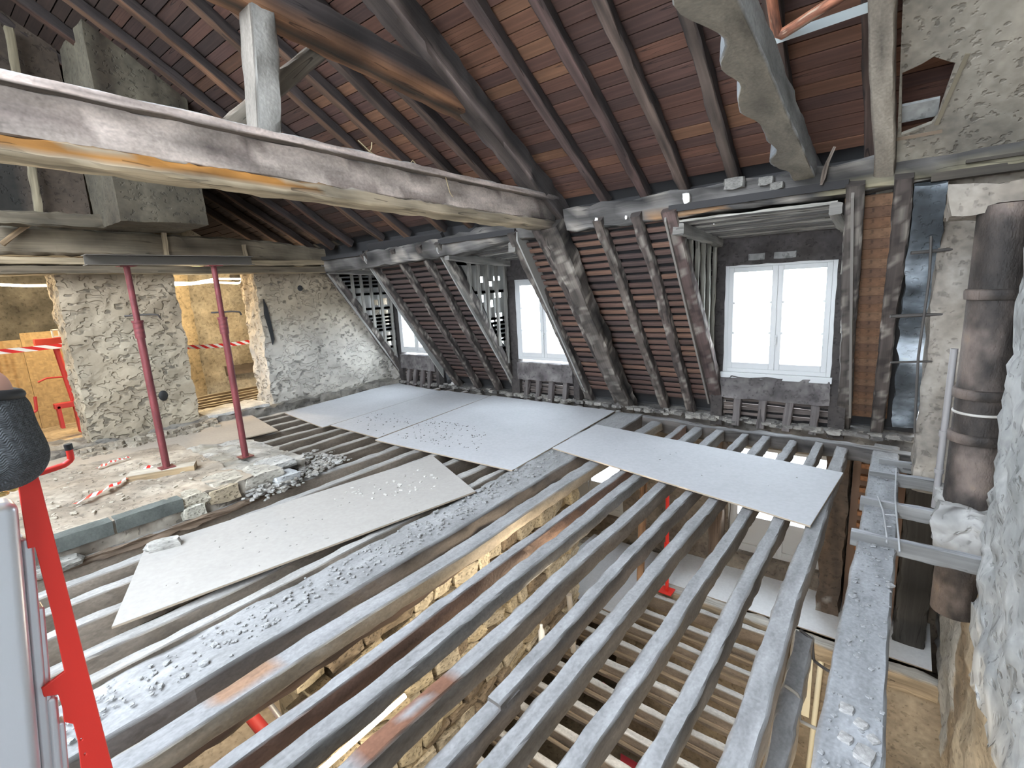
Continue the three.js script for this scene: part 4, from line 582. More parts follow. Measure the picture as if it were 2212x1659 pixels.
  // crumpled strips of barrier tape on the slab
  const ribbon = (pts, w) => { const c = new THREE.CatmullRomCurve3(pts.map((p) => V(...p))), n = 24, pos = [], uv = [], ix = []; for (let i = 0; i <= n; i++) { const p = c.getPointAt(i / n), d = c.getTangentAt(i / n), s = V(-d.z, 0.3 * Math.sin(i), d.x).normalize(); for (const k of [-1, 1]) { pos.push(p.x + s.x * k * w / 2, p.y + s.y * k * w / 2, p.z + s.z * k * w / 2); uv.push(i / n * 0.9, (k + 1) / 2); } if (i < n) { const a = i * 2; ix.push(a, a + 1, a + 2, a + 1, a + 3, a + 2); } } const g = new THREE.BufferGeometry(); g.setAttribute('position', new THREE.Float32BufferAttribute(pos, 3)); g.setAttribute('uv', new THREE.Float32BufferAttribute(uv, 2)); g.setIndex(ix); g.computeVertexNormals(); return g; };
  solo('barrier_tape', ribbon([[-5.0, 0.22, -0.66], [-5.12, 0.235, -0.88], [-5.26, 0.225, -1.02], [-5.45, 0.24, -1.3]], 0.05), MAT.tape, 'torn red and white tape crumpled on the slab before the left prop', 'tape');
  solo('barrier_tape', ribbon([[-5.95, 0.22, -1.0], [-5.98, 0.24, -1.12], [-6.05, 0.225, -1.28]], 0.05), MAT.tape, 'short scrap of red tape lying on the slab behind the left prop', 'tape');
}
// the two props
function prop(x, z, yb, yt, lean, label, turn) {
  const t = thing('steel_prop', label, 'prop', V(x, yb, z), 'red steel props under the lintel beam');
  const X = (y) => x + lean * (y - yb) / (yt - yb) * 0, H = yt - yb;
  part('base_plate', rbox(x - 0.06, x + 0.06, yb, yb + 0.008, z - 0.06, z + 0.06, 0.002), MAT.prop, t);
  part('outer_tube', rod([x, yb + 0.008, z], [x, yb + H * 0.66, z], 0.03, 20), MAT.prop, t);
  part('thread_collar', bareMerge([rod([x, yb + H * 0.66, z], [x, yb + H * 0.735, z], 0.038, 20), rod([x, yb + H * 0.735, z], [x, yb + H * 0.745, z], 0.044, 20)]), MAT.prop, t);
  part('inner_tube', rod([x, yb + H * 0.74, z], [x, yt - 0.006, z], 0.024, 20), MAT.prop, t);
  part('pin', tube([[x - 0.02, yb + H * 0.77, z + 0.08], [x, yb + H * 0.77, z], [x + 0.02, yb + H * 0.77, z - 0.08], [x + 0.03, yb + H * 0.765, z - 0.15], [x + 0.01, yb + H * 0.75, z - 0.17]], 0.008, 8, 30), MAT.iron, t);
  part('head_plate', rbox(x - 0.06, x + 0.06, yt - 0.006, yt, z - 0.06, z + 0.06, 0.002), MAT.prop, t);
  return t;
}
prop(-5.23, -1.36, 0.245, 2.05, 0, 'left red steel prop standing on a wooden block');
prop(-5.05, -1.975, 0.19, 2.04, 0, 'right red steel prop standing on the white end of the plaster slab');
{ const g = beam([[-5.36, 0.205, -1.1], [-5.13, 0.205, -1.56]], 0.17, 0.08, { up: [0, 1, 0], top: [0.66, 0.58, 0.47], side: [0.5, 0.36, 0.21], edge: 0.06, rough: 0.001, wob: 0, swell: 0 }); solo('wooden_block', g, MAT.timber, 'pale wooden block under the foot of the left prop', 'block'); }
solo('steel_beam', (() => { const g = bareMerge([rbox(-0.07, 0.07, 0.075, 0.082, -0.65, 0.65, 0.002), rbox(-0.07, 0.07, 0, 0.007, -0.65, 0.65, 0.002), rbox(-0.003, 0.003, 0.007, 0.075, -0.65, 0.65, 0.001)]); g.rotateY(0.0); g.translate(-5.15, 2.05, -1.72); return g; })(), mat({ color: C(0.12, 0.105, 0.09), roughness: 0.6, metalness: 0.3 }), 'short dark steel beam resting on the heads of the two red props', 'beam');

// ---------------------------------------------------------------- timbers over the gable wall, chimney, next room
{
  const t = thing('lintel_beam', 'long stacked lintel timbers lying over the doorways of the gable wall', 'beam', V(-7.7, 2.1, -2.5));
  part('upper_timber', beam([[-7.72, 2.47, 2], [-7.72, 2.47, -1], [-7.72, 2.45, -3.5], [-7.72, 2.34, -4.7]], 0.26, 0.3, { side: [0.25, 0.2, 0.14], bot: [0.2, 0.15, 0.1], top: [0.3, 0.26, 0.2], wob: 0.014, swell: 0.05, rough: 0.012, mottle: 0.5 }), MAT.timber, t);
  part('middle_timber', beam([[-7.68, 2.27, 2], [-7.68, 2.27, -1], [-7.68, 2.25, -3.5], [-7.68, 2.25, -5.2]], 0.3, 0.085, { side: [0.4, 0.31, 0.2], bot: [0.26, 0.2, 0.13], wob: 0.01 }), MAT.timber, t);
  part('lower_timber', beam([[-7.7, 2.17, 2], [-7.7, 2.17, -1], [-7.7, 2.15, -3.5], [-7.7, 2.15, -5.2]], 0.28, 0.1, { side: [0.2, 0.155, 0.105], bot: [0.42, 0.33, 0.2], wob: 0.01 }), MAT.timber, t);
  for (const [z, y, h, l] of [[-2.42, 2.45, 0.34, 0.1], [-3.4, 2.38, 0.24, -0.05]]) part('nailed_cleat', beam([[-7.54, y - h / 2, z + l * 0.1], [-7.55, y + h / 2, z - l * 0.1]], 0.05, 0.03, { up: [1, 0, 0], side: [0.42, 0.33, 0.22] }), MAT.timber, t);
  part('nailed_cleat', beam([[-7.5, 2.42, -0.92], [-7.5, 2.68, -1.2]], 0.05, 0.04, { up: [1, 0, 0], side: [0.42, 0.28, 0.16] }), MAT.timber, t);
  solo('timber_offcut', beam([[-7.45, 2.7, -0.9], [-7.42, 2.7, -1.8]], 0.16, 0.15, { side: [0.16, 0.13, 0.09], rough: 0.02 }), MAT.timber, 'dark offcut of timber lying on the lintel beside the chimney foot', 'timber');
  solo('short_post', beam([[-7.5, 2.62, -1.26], [-7.5, 4.6, -1.36]], 0.07, 0.06, { up: [1, 0, 0], side: [0.36, 0.3, 0.2] }), MAT.timber, 'thin pale post rising from the lintel left of the chimney', 'post');
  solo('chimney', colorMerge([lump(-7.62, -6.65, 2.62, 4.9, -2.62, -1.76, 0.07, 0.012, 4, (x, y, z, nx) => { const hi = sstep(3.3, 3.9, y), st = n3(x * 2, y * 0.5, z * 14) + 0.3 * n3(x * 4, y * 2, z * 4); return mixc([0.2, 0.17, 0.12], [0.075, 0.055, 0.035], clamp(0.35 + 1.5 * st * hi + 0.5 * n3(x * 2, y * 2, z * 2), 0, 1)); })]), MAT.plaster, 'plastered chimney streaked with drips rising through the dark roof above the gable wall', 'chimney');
}
{
  // rope lights in the next room: glowing cords, and lamps of the same colour just below them
  const rope = (pts, label) => solo('led_rope_light', tube(pts, 0.017, 8, 40), MAT.glow, label, 'light');
  rope([[-9.05, 2.13, 0.6], [-9.05, 2.12, -0.6], [-9.05, 2.06, -1.2], [-9.0, 2.05, -1.7], [-9.0, 2.1, -2.3]], 'glowing rope light seen through the left doorway');
  rope([[-9.3, 2.12, -2.4], [-9.35, 2.07, -2.9], [-9.4, 2.05, -3.3], [-9.45, 2.11, -3.7], [-9.5, 2.09, -4.5]], 'upper strand of rope light seen through the right doorway');
  rope([[-9.34, 2.02, -2.6], [-9.4, 2.03, -3.2], [-9.45, 2.06, -3.6], [-9.5, 2.03, -4.1], [-9.5, 2.3, -4.4]], 'lower strand of rope light seen through the right doorway');
  lampLight(-9.05, 1.98, -0.9, 8); lampLight(-9.4, 1.94, -3.3, 12); lampLight(-9.2, 1.95, -2.0, 3);
  // osb hoarding
  const o = thing('osb_panel', 'water-stained board hoarding in the next room behind the red frame', 'board', V(-10.3, 0, -0.5));
  part('sheet', box(-10.32, -10.3, -0.04, 1.33, -1.2, 0.3), MAT.osb, o); part('sheet', box(-10.325, -10.305, -0.04, 1.42, -2.05, -1.205), MAT.osb, o);
  // red frame of a hoist at the door edge
  const r = thing('hoist_post', 'red steel post and clamp standing at the edge of the left doorway', 'frame', V(-9.2, -0.04, -1.42));
  part('post', rod([-9.2, -0.04, -1.5], [-9.2, 1.25, -1.4], 0.035, 12), MAT.redOld, r); part('head', lump(-9.27, -9.13, 1.2, 1.36, -1.5, -1.2, 0.05, 0.01, 6, () => [0.5, 0.05, 0.035]), mat({ color: C(0.55, 0.06, 0.04) }), r);
  part('clamp', bareMerge([rbox(-9.24, -9.12, 0.1, 0.42, -1.3, -1.26), rbox(-9.24, -9.12, 0.38, 0.45, -1.52, -1.24), rbox(-9.24, -9.12, 0.0, 0.7, -1.5, -1.44)]), MAT.redOld, r); part('hook', tube([[-9.2, 0.8, -1.46], [-9.18, 0.82, -1.24], [-9.18, 0.78, -1.14]], 0.012), MAT.redOld, r);
  const mark = part('socket', bareMerge([rbox(-9.14, -9.12, 1.37, 1.47, -1.47, -1.45), rbox(-9.14, -9.12, 1.37, 1.47, -1.4, -1.38), rbox(-9.14, -9.12, 1.45, 1.47, -1.47, -1.38), rbox(-9.14, -9.12, 1.36, 1.38, -1.47, -1.38)]), MAT.white, r);
  solo('bent_rod', tube([[-8.95, 0.42, -0.6], [-8.95, 0.42, -0.98], [-8.95, 0.44, -1.03], [-8.95, 0.62, -1.05]], 0.018, 10, 30), MAT.redOld, 'thin red bent rod before the stained hoarding in the next room', 'rod');
  const band = (a, b, w) => { const g = new THREE.PlaneGeometry(1, w, 12, 1), p = g.attributes.position; for (let i = 0; i < p.count; i++) { const t = p.getX(i) + 0.5; p.setXYZ(i, lerp(a[0], b[0], t), lerp(a[1], b[1], t) + p.getY(i) - 0.03 * Math.sin(Math.PI * t), lerp(a[2], b[2], t)); } g.computeVertexNormals(); return g; };
  solo('barrier_tape', band([-8.5, 1.33, 0.3], [-8.45, 1.28, -1.6], 0.06), MAT.tape, 'red and white tape stretched across the left doorway', 'tape');
  solo('barrier_tape', band([-8.3, 1.11, -2.55], [-8.3, 1.06, -3.6], 0.06), MAT.tape, 'red and white tape stretched across the right doorway', 'tape');
  for (let k = 0; k < 9; k++) solo('next_room_joist', beam([[-8.3 - k * 0.26, -0.1, -2.6], [-8.34 - k * 0.26, -0.1, -6.2]], 0.07, 0.14, { top: [0.6, 0.54, 0.44], side: [0.2, 0.14, 0.085], rough: 0.004 }), MAT.timber, `${ORD[k]} bare floor joist inside the right doorway counted from the threshold`, 'joist', 'bare joists in the next room');
  solo('threshold_board', lump(-8.25, -7.62, 0.1, 0.14, -3.45, -2.6, 0.05, 0.012, 6, () => [0.74, 0.71, 0.66]), MAT.plain, 'white scrap of board lying on the sill of the right doorway', 'board');
  solo('plank', beam([[-11.0, 0.3, -4.2], [-11.0, 0.3, -6.5]], 0.06, 0.2, { side: [0.2, 0.16, 0.13], rough: 0.02 }), MAT.timber, 'rough dark plank at the foot of the far wall beyond the right doorway', 'plank');
}

// ================================================================ STOREY BELOW, SEEN BETWEEN THE JOISTS
{
  const zs = [-5.38, -5.02, -4.7, -4.37, -4.04, -3.72, -3.4, -3.07, -2.74, -2.42, -2.1, -1.78, -1.45, -1.1, -0.75];
  zs.forEach((z, i) => { const w = rr(0.07, 0.095); solo('lower_joist', beam([[-2.76, -2.29, z + rr(-0.02, 0.02)], [-1.7, -2.29, z], [-0.8, -2.29, z + rr(-0.02, 0.02)]], w, 0.17, { top: [0.74, 0.72, 0.69], side: [0.23, 0.175, 0.13], bot: [0.2, 0.15, 0.1], rough: 0.0035, wob: 0.004, swell: 0.02, mottle: 0.3 }), MAT.dusty, `${ORD[i]} joist of the storey below, counted from the white board towards the viewer`, 'joist', 'joists of the storey below');
    if (i > 0 && i < 11) solo('nailed_lath', beam([[-2.7, -2.29, z + w / 2 + 0.022], [-0.82, -2.29, z + w / 2 + 0.022]], 0.016, 0.03, { side: [0.34, 0.26, 0.18], wob: 0.003, rough: 0.002 }), MAT.timber, `thin lath nailed beside the ${ORD[i]} lower joist, counted from the white board`, 'lath', 'laths between the lower joists'); });
  solo('lower_trimmer', beam([[-0.75, -2.3, -5.48], [-0.74, -2.3, 0.4]], 0.09, 0.2, { top: [0.46, 0.44, 0.42], side: [0.27, 0.21, 0.16] }), MAT.timber, 'trimmer joist closing the joist ends of the storey below beside the stairwell', 'joist');
  solo('lower_trimmer', beam([[-2.9, -2.3, -5.62], [-1.2, -2.3, -5.58], [0.5, -2.3, -5.56]], 0.16, 0.2, { top: [0.6, 0.56, 0.5], side: [0.44, 0.34, 0.23], rough: 0.012 }), MAT.timber, 'tan beam of the storey below along the front of the white board', 'beam');
  const b = thing('plasterboard', 'white board on the floor below, under the lower window', 'board', V(-0.9, -2.2, -6.1)); part('core', box(-2.25, 0.45, -2.2, -2.188, -6.52, -5.68), MAT.boardEdge, b); part('face_paper', box(-2.249, 0.449, -2.188, -2.186, -6.519, -5.681), mat({ color: C(0.86, 0.86, 0.87), map: T.board }), b);
  const b2 = thing('plasterboard', 'white board on the floor below beside the rubble stone wall', 'board', V(-2.7, -2.2, -5.6)); part('core', box(-3.6, -2.3, -2.2, -2.188, -6.3, -4.75), MAT.boardEdge, b2); part('face_paper', box(-3.599, -2.301, -2.188, -2.186, -6.299, -4.751), MAT.board, b2);
  solo('lower_post', beam([[-1.8, -2.2, -6.42], [-1.78, -0.2, -6.42]], 0.16, 0.16, { up: [0, 0, 1], side: [0.2, 0.14, 0.1] }), MAT.timber, 'brown post between the two windows of the storey below', 'post');
  solo('lower_post', beam([[-2.35, -2.2, -5.2], [-2.33, -0.3, -5.3]], 0.08, 0.05, { up: [0, 0, 1], side: [0.36, 0.2, 0.11] }), MAT.timber, 'orange-brown board standing upright in the storey below near the end of the stone wall', 'board');
  { const t = thing('red_prop', 'thin bright red prop standing on the storey below in front of the white board', 'prop', V(-2.12, -2.2, -5.5)); part('tube', rod([-2.12, -2.17, -5.5], [-2.12, -0.25, -5.5], 0.022, 12), MAT.red, t); part('collar', rod([-2.12, -1.7, -5.5], [-2.12, -1.52, -5.5], 0.036, 14), MAT.red, t); part('base_plate', rbox(-2.2, -2.04, -2.185, -2.17, -5.58, -5.42), MAT.red, t); }
  solo('sooted_pier', lump(-0.58, -0.36, -2.2, -0.28, -6.5, -6.1, 0.06, 0.02, 5, (x, y, z) => { const s = n3(x * 14, y * 1.2, z * 3); return s > 0.3 ? [0.5, 0.46, 0.42] : mixc([0.1, 0.075, 0.06], [0.24, 0.17, 0.12], 0.5 + s); }), MAT.plaster, 'dark brown pier streaked with white drips right of the lower window', 'pier');
  { const t = thing('brick_pier', 'orange brick pier glimpsed between the wide beam and the flue pipe', 'pier', V(-0.11, -2.19, -6.3)); part('mortar', box(-0.34, 0.12, -2.19, -0.3, -6.48, -6.24), mat({ color: C(0.16, 0.1, 0.07) }), t); const bm = [[0.42, 0.17, 0.08], [0.34, 0.13, 0.065], [0.46, 0.21, 0.1]].map((c) => mat({ color: C(...c), map: T.plaster })); const bg = boxUV(new RoundedBoxGeometry(0.21, 0.055, 0.1, 1, 0.006)); for (let r = 0; r < 27; r++) for (let k = -1; k < 2; k++) { const x = -0.11 + k * 0.222 + (r % 2 ? 0.055 : -0.055); if (x < -0.25 || x > 0.05) continue; piece('brick', bg, bm[(r * 3 + k + 5) % 3], t, V(x, -2.15 + r * 0.068, -6.22)); } }
  solo('dark_post', beam([[0.26, -2.19, -6.05], [0.25, -0.25, -6.05]], 0.26, 0.16, { up: [0, 0, 1], side: [0.06, 0.055, 0.05], rough: 0.012 }), MAT.timber, 'dark post between the orange brick pier and the right wall', 'post');  // near-black upright box filling the space beside the bricks
  // odds and ends lying on and between the lower joists
  const flat = (pts, y, th, m, name, label, cat) => solo(name, sheet(pts, y, th), m, label, cat);
  flat([[-1.78, -3.5], [-1.3, -3.5], [-1.42, -3.16], [-1.6, -3.1]], -2.62, 0.01, mat({ color: C(0.36, 0.03, 0.04) }), 'red_sheet', 'dark red sheet of metal glimpsed between the lower joists near the bottom of the picture', 'sheet');
  flat([[-2.1, -4.2], [-1.98, -4.16], [-2.0, -4.06], [-2.14, -4.1]], -2.4, 0.004, mat({ color: C(0.8, 0.25, 0.32) }), 'tape_scrap', 'pink and white tape scrap between lower joists, farther one', 'tape');
  flat([[-2.2, -3.95], [-2.08, -3.92], [-2.1, -3.86], [-2.24, -3.88]], -2.4, 0.004, mat({ color: C(0.8, 0.3, 0.36) }), 'tape_scrap', 'pink tape scrap between lower joists, nearer one', 'tape');
  solo('white_bottle', lathe([[0, 0], [0.03, 0], [0.032, 0.02], [0.03, 0.12], [0.014, 0.16], [0.014, 0.19], [0, 0.19]], -2.48, -1.62, -3.3), mat({ color: C(0.8, 0.8, 0.8), roughness: 0.5 }), 'small white fitting hanging on the stone wall between the joists', 'fitting');
  solo('wall_pipe', rod([-2.55, -2.2, -3.95], [-2.56, -1.5, -3.92], 0.03, 12), mat({ color: C(0.42, 0.38, 0.33) }), 'grey pipe stub standing against the stone wall below', 'pipe');
  // lamp on the stone wall and unseen lights without fixtures, added for the storey below
  const lamp = thing('tube_light', 'glowing tube light fixed along the stone wall below the joists', 'light', V(-2.55, -1.1, -1.2));
  part('tube', tube([[-2.52, -1.06, -0.5], [-2.52, -1.05, -1.1], [-2.52, -1.03, -1.75]], 0.018, 10, 12), MAT.glowWhite, lamp);
  const SOFT = new THREE.Color(1.0, 0.87, 0.66);
  lampLight(-2.3, -1.04, -0.7, 1.2, SOFT); lampLight(-2.3, -1.02, -1.3, 1.2, SOFT);
  lampLight(-1.8, -0.5, -2.6, 4.5, SOFT); lampLight(-4.6, -0.7, -1.2, 6, SOFT); lampLight(0.2, -0.9, -1.9, 2.0, SOFT); lampLight(-0.45, -3.3, -3.9, 5, SOFT);
  // red fittings in the warm room left of the stone wall
  { const t = thing('red_clamp', 'bright red steel clamp with a hooked rod seen through the joists at the bottom left', 'clamp', V(-4.1, -2.0, -1.75)); part('body', bareMerge([rbox(-4.15, -3.95, -2.0, -1.88, -1.86, -1.78), rbox(-4.12, -3.92, -2.02, -1.9, -1.74, -1.64), rbox(-4.0, -3.9, -2.02, -1.9, -1.86, -1.64)]), MAT.red, t); part('rod', tube([[-4.0, -1.87, -1.74], [-4.12, -1.84, -1.84], [-4.2, -1.82, -1.94]], 0.014, 8, 20), MAT.red, t); part('pale_sleeve', rbox(-4.27, -4.0, -2.02, -1.92, -1.96, -1.86, 0.01), MAT.white, t); part('pin', rod([-4.3, -1.93, -1.72], [-4.0, -1.93, -1.69], 0.024, 10), MAT.alu, t); }
  solo('steel_tube', rod([-4.3, -1.9, -1.53], [-3.84, -1.9, -1.49], 0.026, 12), MAT.alu, 'shiny steel tube between the red clamp and the red tube', 'tube');
  solo('red_tube', rod([-4.41, -1.9, -1.37], [-3.85, -1.9, -1.35], 0.055, 14), MAT.redOld, 'thick dull red tube seen through the joists at the bottom left', 'tube');
  // fittings on the wall of the stairwell
  solo('cream_board', rbox(-0.67, -0.52, -3.22, -2.46, -5.61, -5.59), MAT.cream, 'cream panel on the wall low down beside the broken joist stub', 'panel');
  solo('cream_conduit', rod([-0.49, -3.9, -5.57], [-0.445, -2.42, -5.57], 0.028, 12), MAT.cream, 'cream conduit running down beside the cream panel', 'pipe');
}
// ---------------------------------------------------------------- flue pipe, rods and cable at the right wall
{
  const t = thing('flue_pipe', 'big rusty brown flue pipe with collars standing before the right wall', 'pipe', V(0.395, -0.6, -4.1)), x = 0.395, z = -4.1;
  part('pipe', lathe([[0.125, 0], [0.125, 0.4], [0.13, 0.41], [0.126, 0.9], [0.126, 2.6], [0.11, 2.61], [0.108, 2.3]], x, -0.6, z, 40), MAT.pipe, t);
  for (const y of [0.62, 0.9, 1.5]) part('collar', lathe([[0.126, -0.03], [0.14, -0.028], [0.143, 0], [0.143, 0.022], [0.137, 0.03], [0.126, 0.032]], x, y, z, 40), MAT.pipe, t, 'collar ring around the pipe');
  part('ring', lathe([[0.126, -0.008], [0.134, -0.006], [0.134, 0.006], [0.126, 0.008]], x, 0.78, z, 40), mat({ color: C(0.4, 0.37, 0.34), roughness: 0.5 }), t, 'pale ring between two collars');
  part('plaster_base', lump(0.25, 0.56, -0.1, 0.2, -4.27, -3.9, 0.03, 0.04, 7, () => [0.52, 0.5, 0.48]), MAT.plaster, t, 'lump of plaster round the foot of the pipe');
  solo('pipe_highlight', bareMerge([rod([0.245, 0.05, -4.24], [0.25, 1.15, -4.24], 0.02, 12), rod([0.247, 0.56, -4.24], [0.247, 0.6, -4.24], 0.026, 12), rod([0.246, 0.3, -4.24], [0.246, 0.33, -4.24], 0.026, 12)]), mat({ color: C(0.26, 0.24, 0.24), roughness: 0.45 }), 'thin grey rod standing for the highlight along the big flue pipe', 'pipe');  // grey rod added to draw the highlight along the flue pipe
  solo('plaster_return', lump(0.5, 0.7, 0.2, 2.4, -4.0, -3.55, 0.06, 0.03, 5, (x, y, z) => mixc([0.36, 0.34, 0.31], [0.52, 0.5, 0.46], 0.5 + n3(x * 4, y * 4, z * 4))), MAT.plaster, 'lumpy plaster corner right of the big flue pipe', 'plaster');
  const lab = ['topmost iron spike sticking out of the pilaster', 'second iron spike from the top, a double bar', 'third iron spike from the top, beside the sooted panel', 'lowest iron spike sticking out of the pilaster'];
  [[2.03, 0.0, 0.2, 0.007], [1.78, -0.02, 0.24, 0.013], [1.31, -0.11, 0.2, 0.014], [0.95, -0.08, 0.17, 0.008]].forEach(([y, a, b, r], i) => solo('iron_spike', rod([a, y, -4.84], [b, y + 0.01, -4.92], r, 8), MAT.iron, lab[i], 'spike', 'iron spikes on the pilaster'));
  solo('hanging_cable', tube([[0.07, 2.2, -4.84], [0.1, 1.6, -4.85], [0.085, 1.0, -4.84], [0.11, 0.4, -4.85]], 0.009, 7, 30), MAT.iron, 'dark cable hanging down the left edge of the pilaster', 'cable');
}
// ---------------------------------------------------------------- small things on the tie beam
{
  solo('straw', bareMerge([tube([[-2.98, 2.61, -2.22], [-2.99, 2.68, -2.3], [-3.0, 2.73, -2.32]], 0.004, 5, 10), tube([[-2.99, 2.72, -2.2], [-2.98, 2.66, -2.28], [-2.97, 2.61, -2.38]], 0.004, 5, 10), tube([[-2.98, 2.61, -2.2], [-2.99, 2.635, -2.28], [-2.98, 2.61, -2.36]], 0.004, 5, 10)]), MAT.straw, 'straw wisps standing on the tie beam right of the grey post', 'straw');
  solo('straw', tube([[-2.97, 2.6, -2.6], [-2.98, 2.66, -2.66], [-2.97, 2.6, -2.72]], 0.004, 5, 14), MAT.straw, 'small bent straw on the tie beam, middle of the three wisps', 'straw');
  solo('straw', tube([[-2.94, 2.6, -2.88], [-2.93, 2.57, -2.94], [-2.935, 2.46, -2.98], [-2.94, 2.43, -3.02]], 0.004, 5, 16), MAT.straw, 'long straw hanging over the edge of the tie beam', 'straw');
  solo('wire_curl', tube([[-2.97, 2.56, -3.3], [-2.96, 2.6, -3.36], [-2.97, 2.62, -3.32], [-2.96, 2.57, -3.38], [-2.97, 2.58, -3.46], [-2.96, 2.55, -3.42]], 0.0035, 5, 30), mat({ color: C(0.42, 0.3, 0.26) }), 'little curl of wire lying on the far part of the tie beam', 'wire');
  solo('hanging_lath', beam([[-0.52, 2.58, -4.6], [-0.56, 2.46, -4.58], [-0.58, 2.32, -4.56]], 0.02, 0.012, { side: [0.28, 0.22, 0.18] }), MAT.timber, 'splinter of lath hanging from the purlin beside the wavy timber', 'lath');
}
// ---------------------------------------------------------------- guard post, ladder and the arm in the foreground
{
  const x = -1.3, t = thing('red_guard_post', 'red steel guard post with slots and a bent handle in the left foreground', 'post', V(x, 0, -0.11));
  // flat plate with notches towards the ladder side (+z): profile in z and y, pushed out along x
  const sh = new THREE.Shape([[-0.129, 0], [-0.129, 1.4], [-0.118, 1.43], [-0.102, 1.43], [-0.1, 1.37], [-0.092, 1.255], [-0.102, 1.253], [-0.101, 1.1], [-0.097, 0.975], [-0.06, 0.962], [-0.06, 0.945], [-0.08, 0.935], [-0.081, 0.9], [-0.078, 0.87], [-0.09, 0.855], [-0.09, 0.81], [-0.084, 0.75], [-0.084, 0]].map(([z, y]) => new THREE.Vector2(z, y)));
  for (const y of [0.812, 0.775, 0.735]) { const h = new THREE.Path(); h.absellipse(-0.0945, y, 0.003, 0.004, 0, Math.PI * 2); sh.holes.push(h); }
  const g = new THREE.ExtrudeGeometry(sh, { depth: 0.006, bevelEnabled: true, bevelSize: 0.001, bevelThickness: 0.001, bevelSegments: 1 }); g.rotateY(-Math.PI / 2); g.translate(x, 0, 0);
  part('plate', g, MAT.red, t);
  part('flange', rbox(x - 0.035, x - 0.006, 0.012, 1.38, -0.131, -0.125, 0.001), MAT.red, t);
  part('base_plate', rbox(x - 0.12, x + 0.1, 0, 0.012, -0.2, 0.02), MAT.red, t);
  part('handle', tube([[x + 0.01, 1.398, -0.105], [x + 0.012, 1.398, -0.135], [x + 0.012, 1.402, -0.168], [x + 0.012, 1.41, -0.18], [x + 0.012, 1.43, -0.181]], 0.0058, 10, 40), MAT.red, t);
  part('handle_cap', rod([x + 0.012, 1.43, -0.181], [x + 0.012, 1.442, -0.1805], 0.0068, 12), MAT.black, t, 'black end cap');
  const l = thing('aluminium_ladder', 'stack of bare aluminium ladder rails beside the red guard post', 'ladder', V(x, 0, 0));
  // rails lean away from the post: z of the edge next to the post at height 1.345, width, top height along the rail
  const rail = (x0, x1, zEdge, w, top, r = 0.006) => { const H = top, q = new RoundedBoxGeometry(x1 - x0, H, w, 3, r); q.translate((x0 + x1) / 2, H / 2 - 1.345, w / 2); q.rotateX(-0.1165); q.translate(0, 1.345, zEdge); return part('rail', boxUV(q), MAT.alu, l); };
  rail(x - 0.05, x + 0.02, -0.093, 0.085, 1.355, 0.02); rail(x - 0.05, x - 0.008, -0.112, 0.018, 1.27); rail(x - 0.05, x - 0.012, -0.12, 0.012, 1.12, 0.005); rail(x - 0.04, x - 0.008, -0.128, 0.018, 0.925, 0.008); rail(x - 0.04, x - 0.01, -0.136, 0.01, 0.86, 0.004);
  const k = thing('brass_chain', 'bits of brass chain at the top of the aluminium rail', 'chain', V(x, 1.36, -0.08));
  for (let i = 0; i < 4; i++) { const q = new THREE.TorusGeometry(0.008, 0.003, 8, 14); q.rotateX(i * 1.1); q.rotateY(0.4 + i); q.translate(x + 0.03, 1.372 + i * 0.008, -0.06 - i * 0.014); part('link', q, MAT.brass, k); }
}
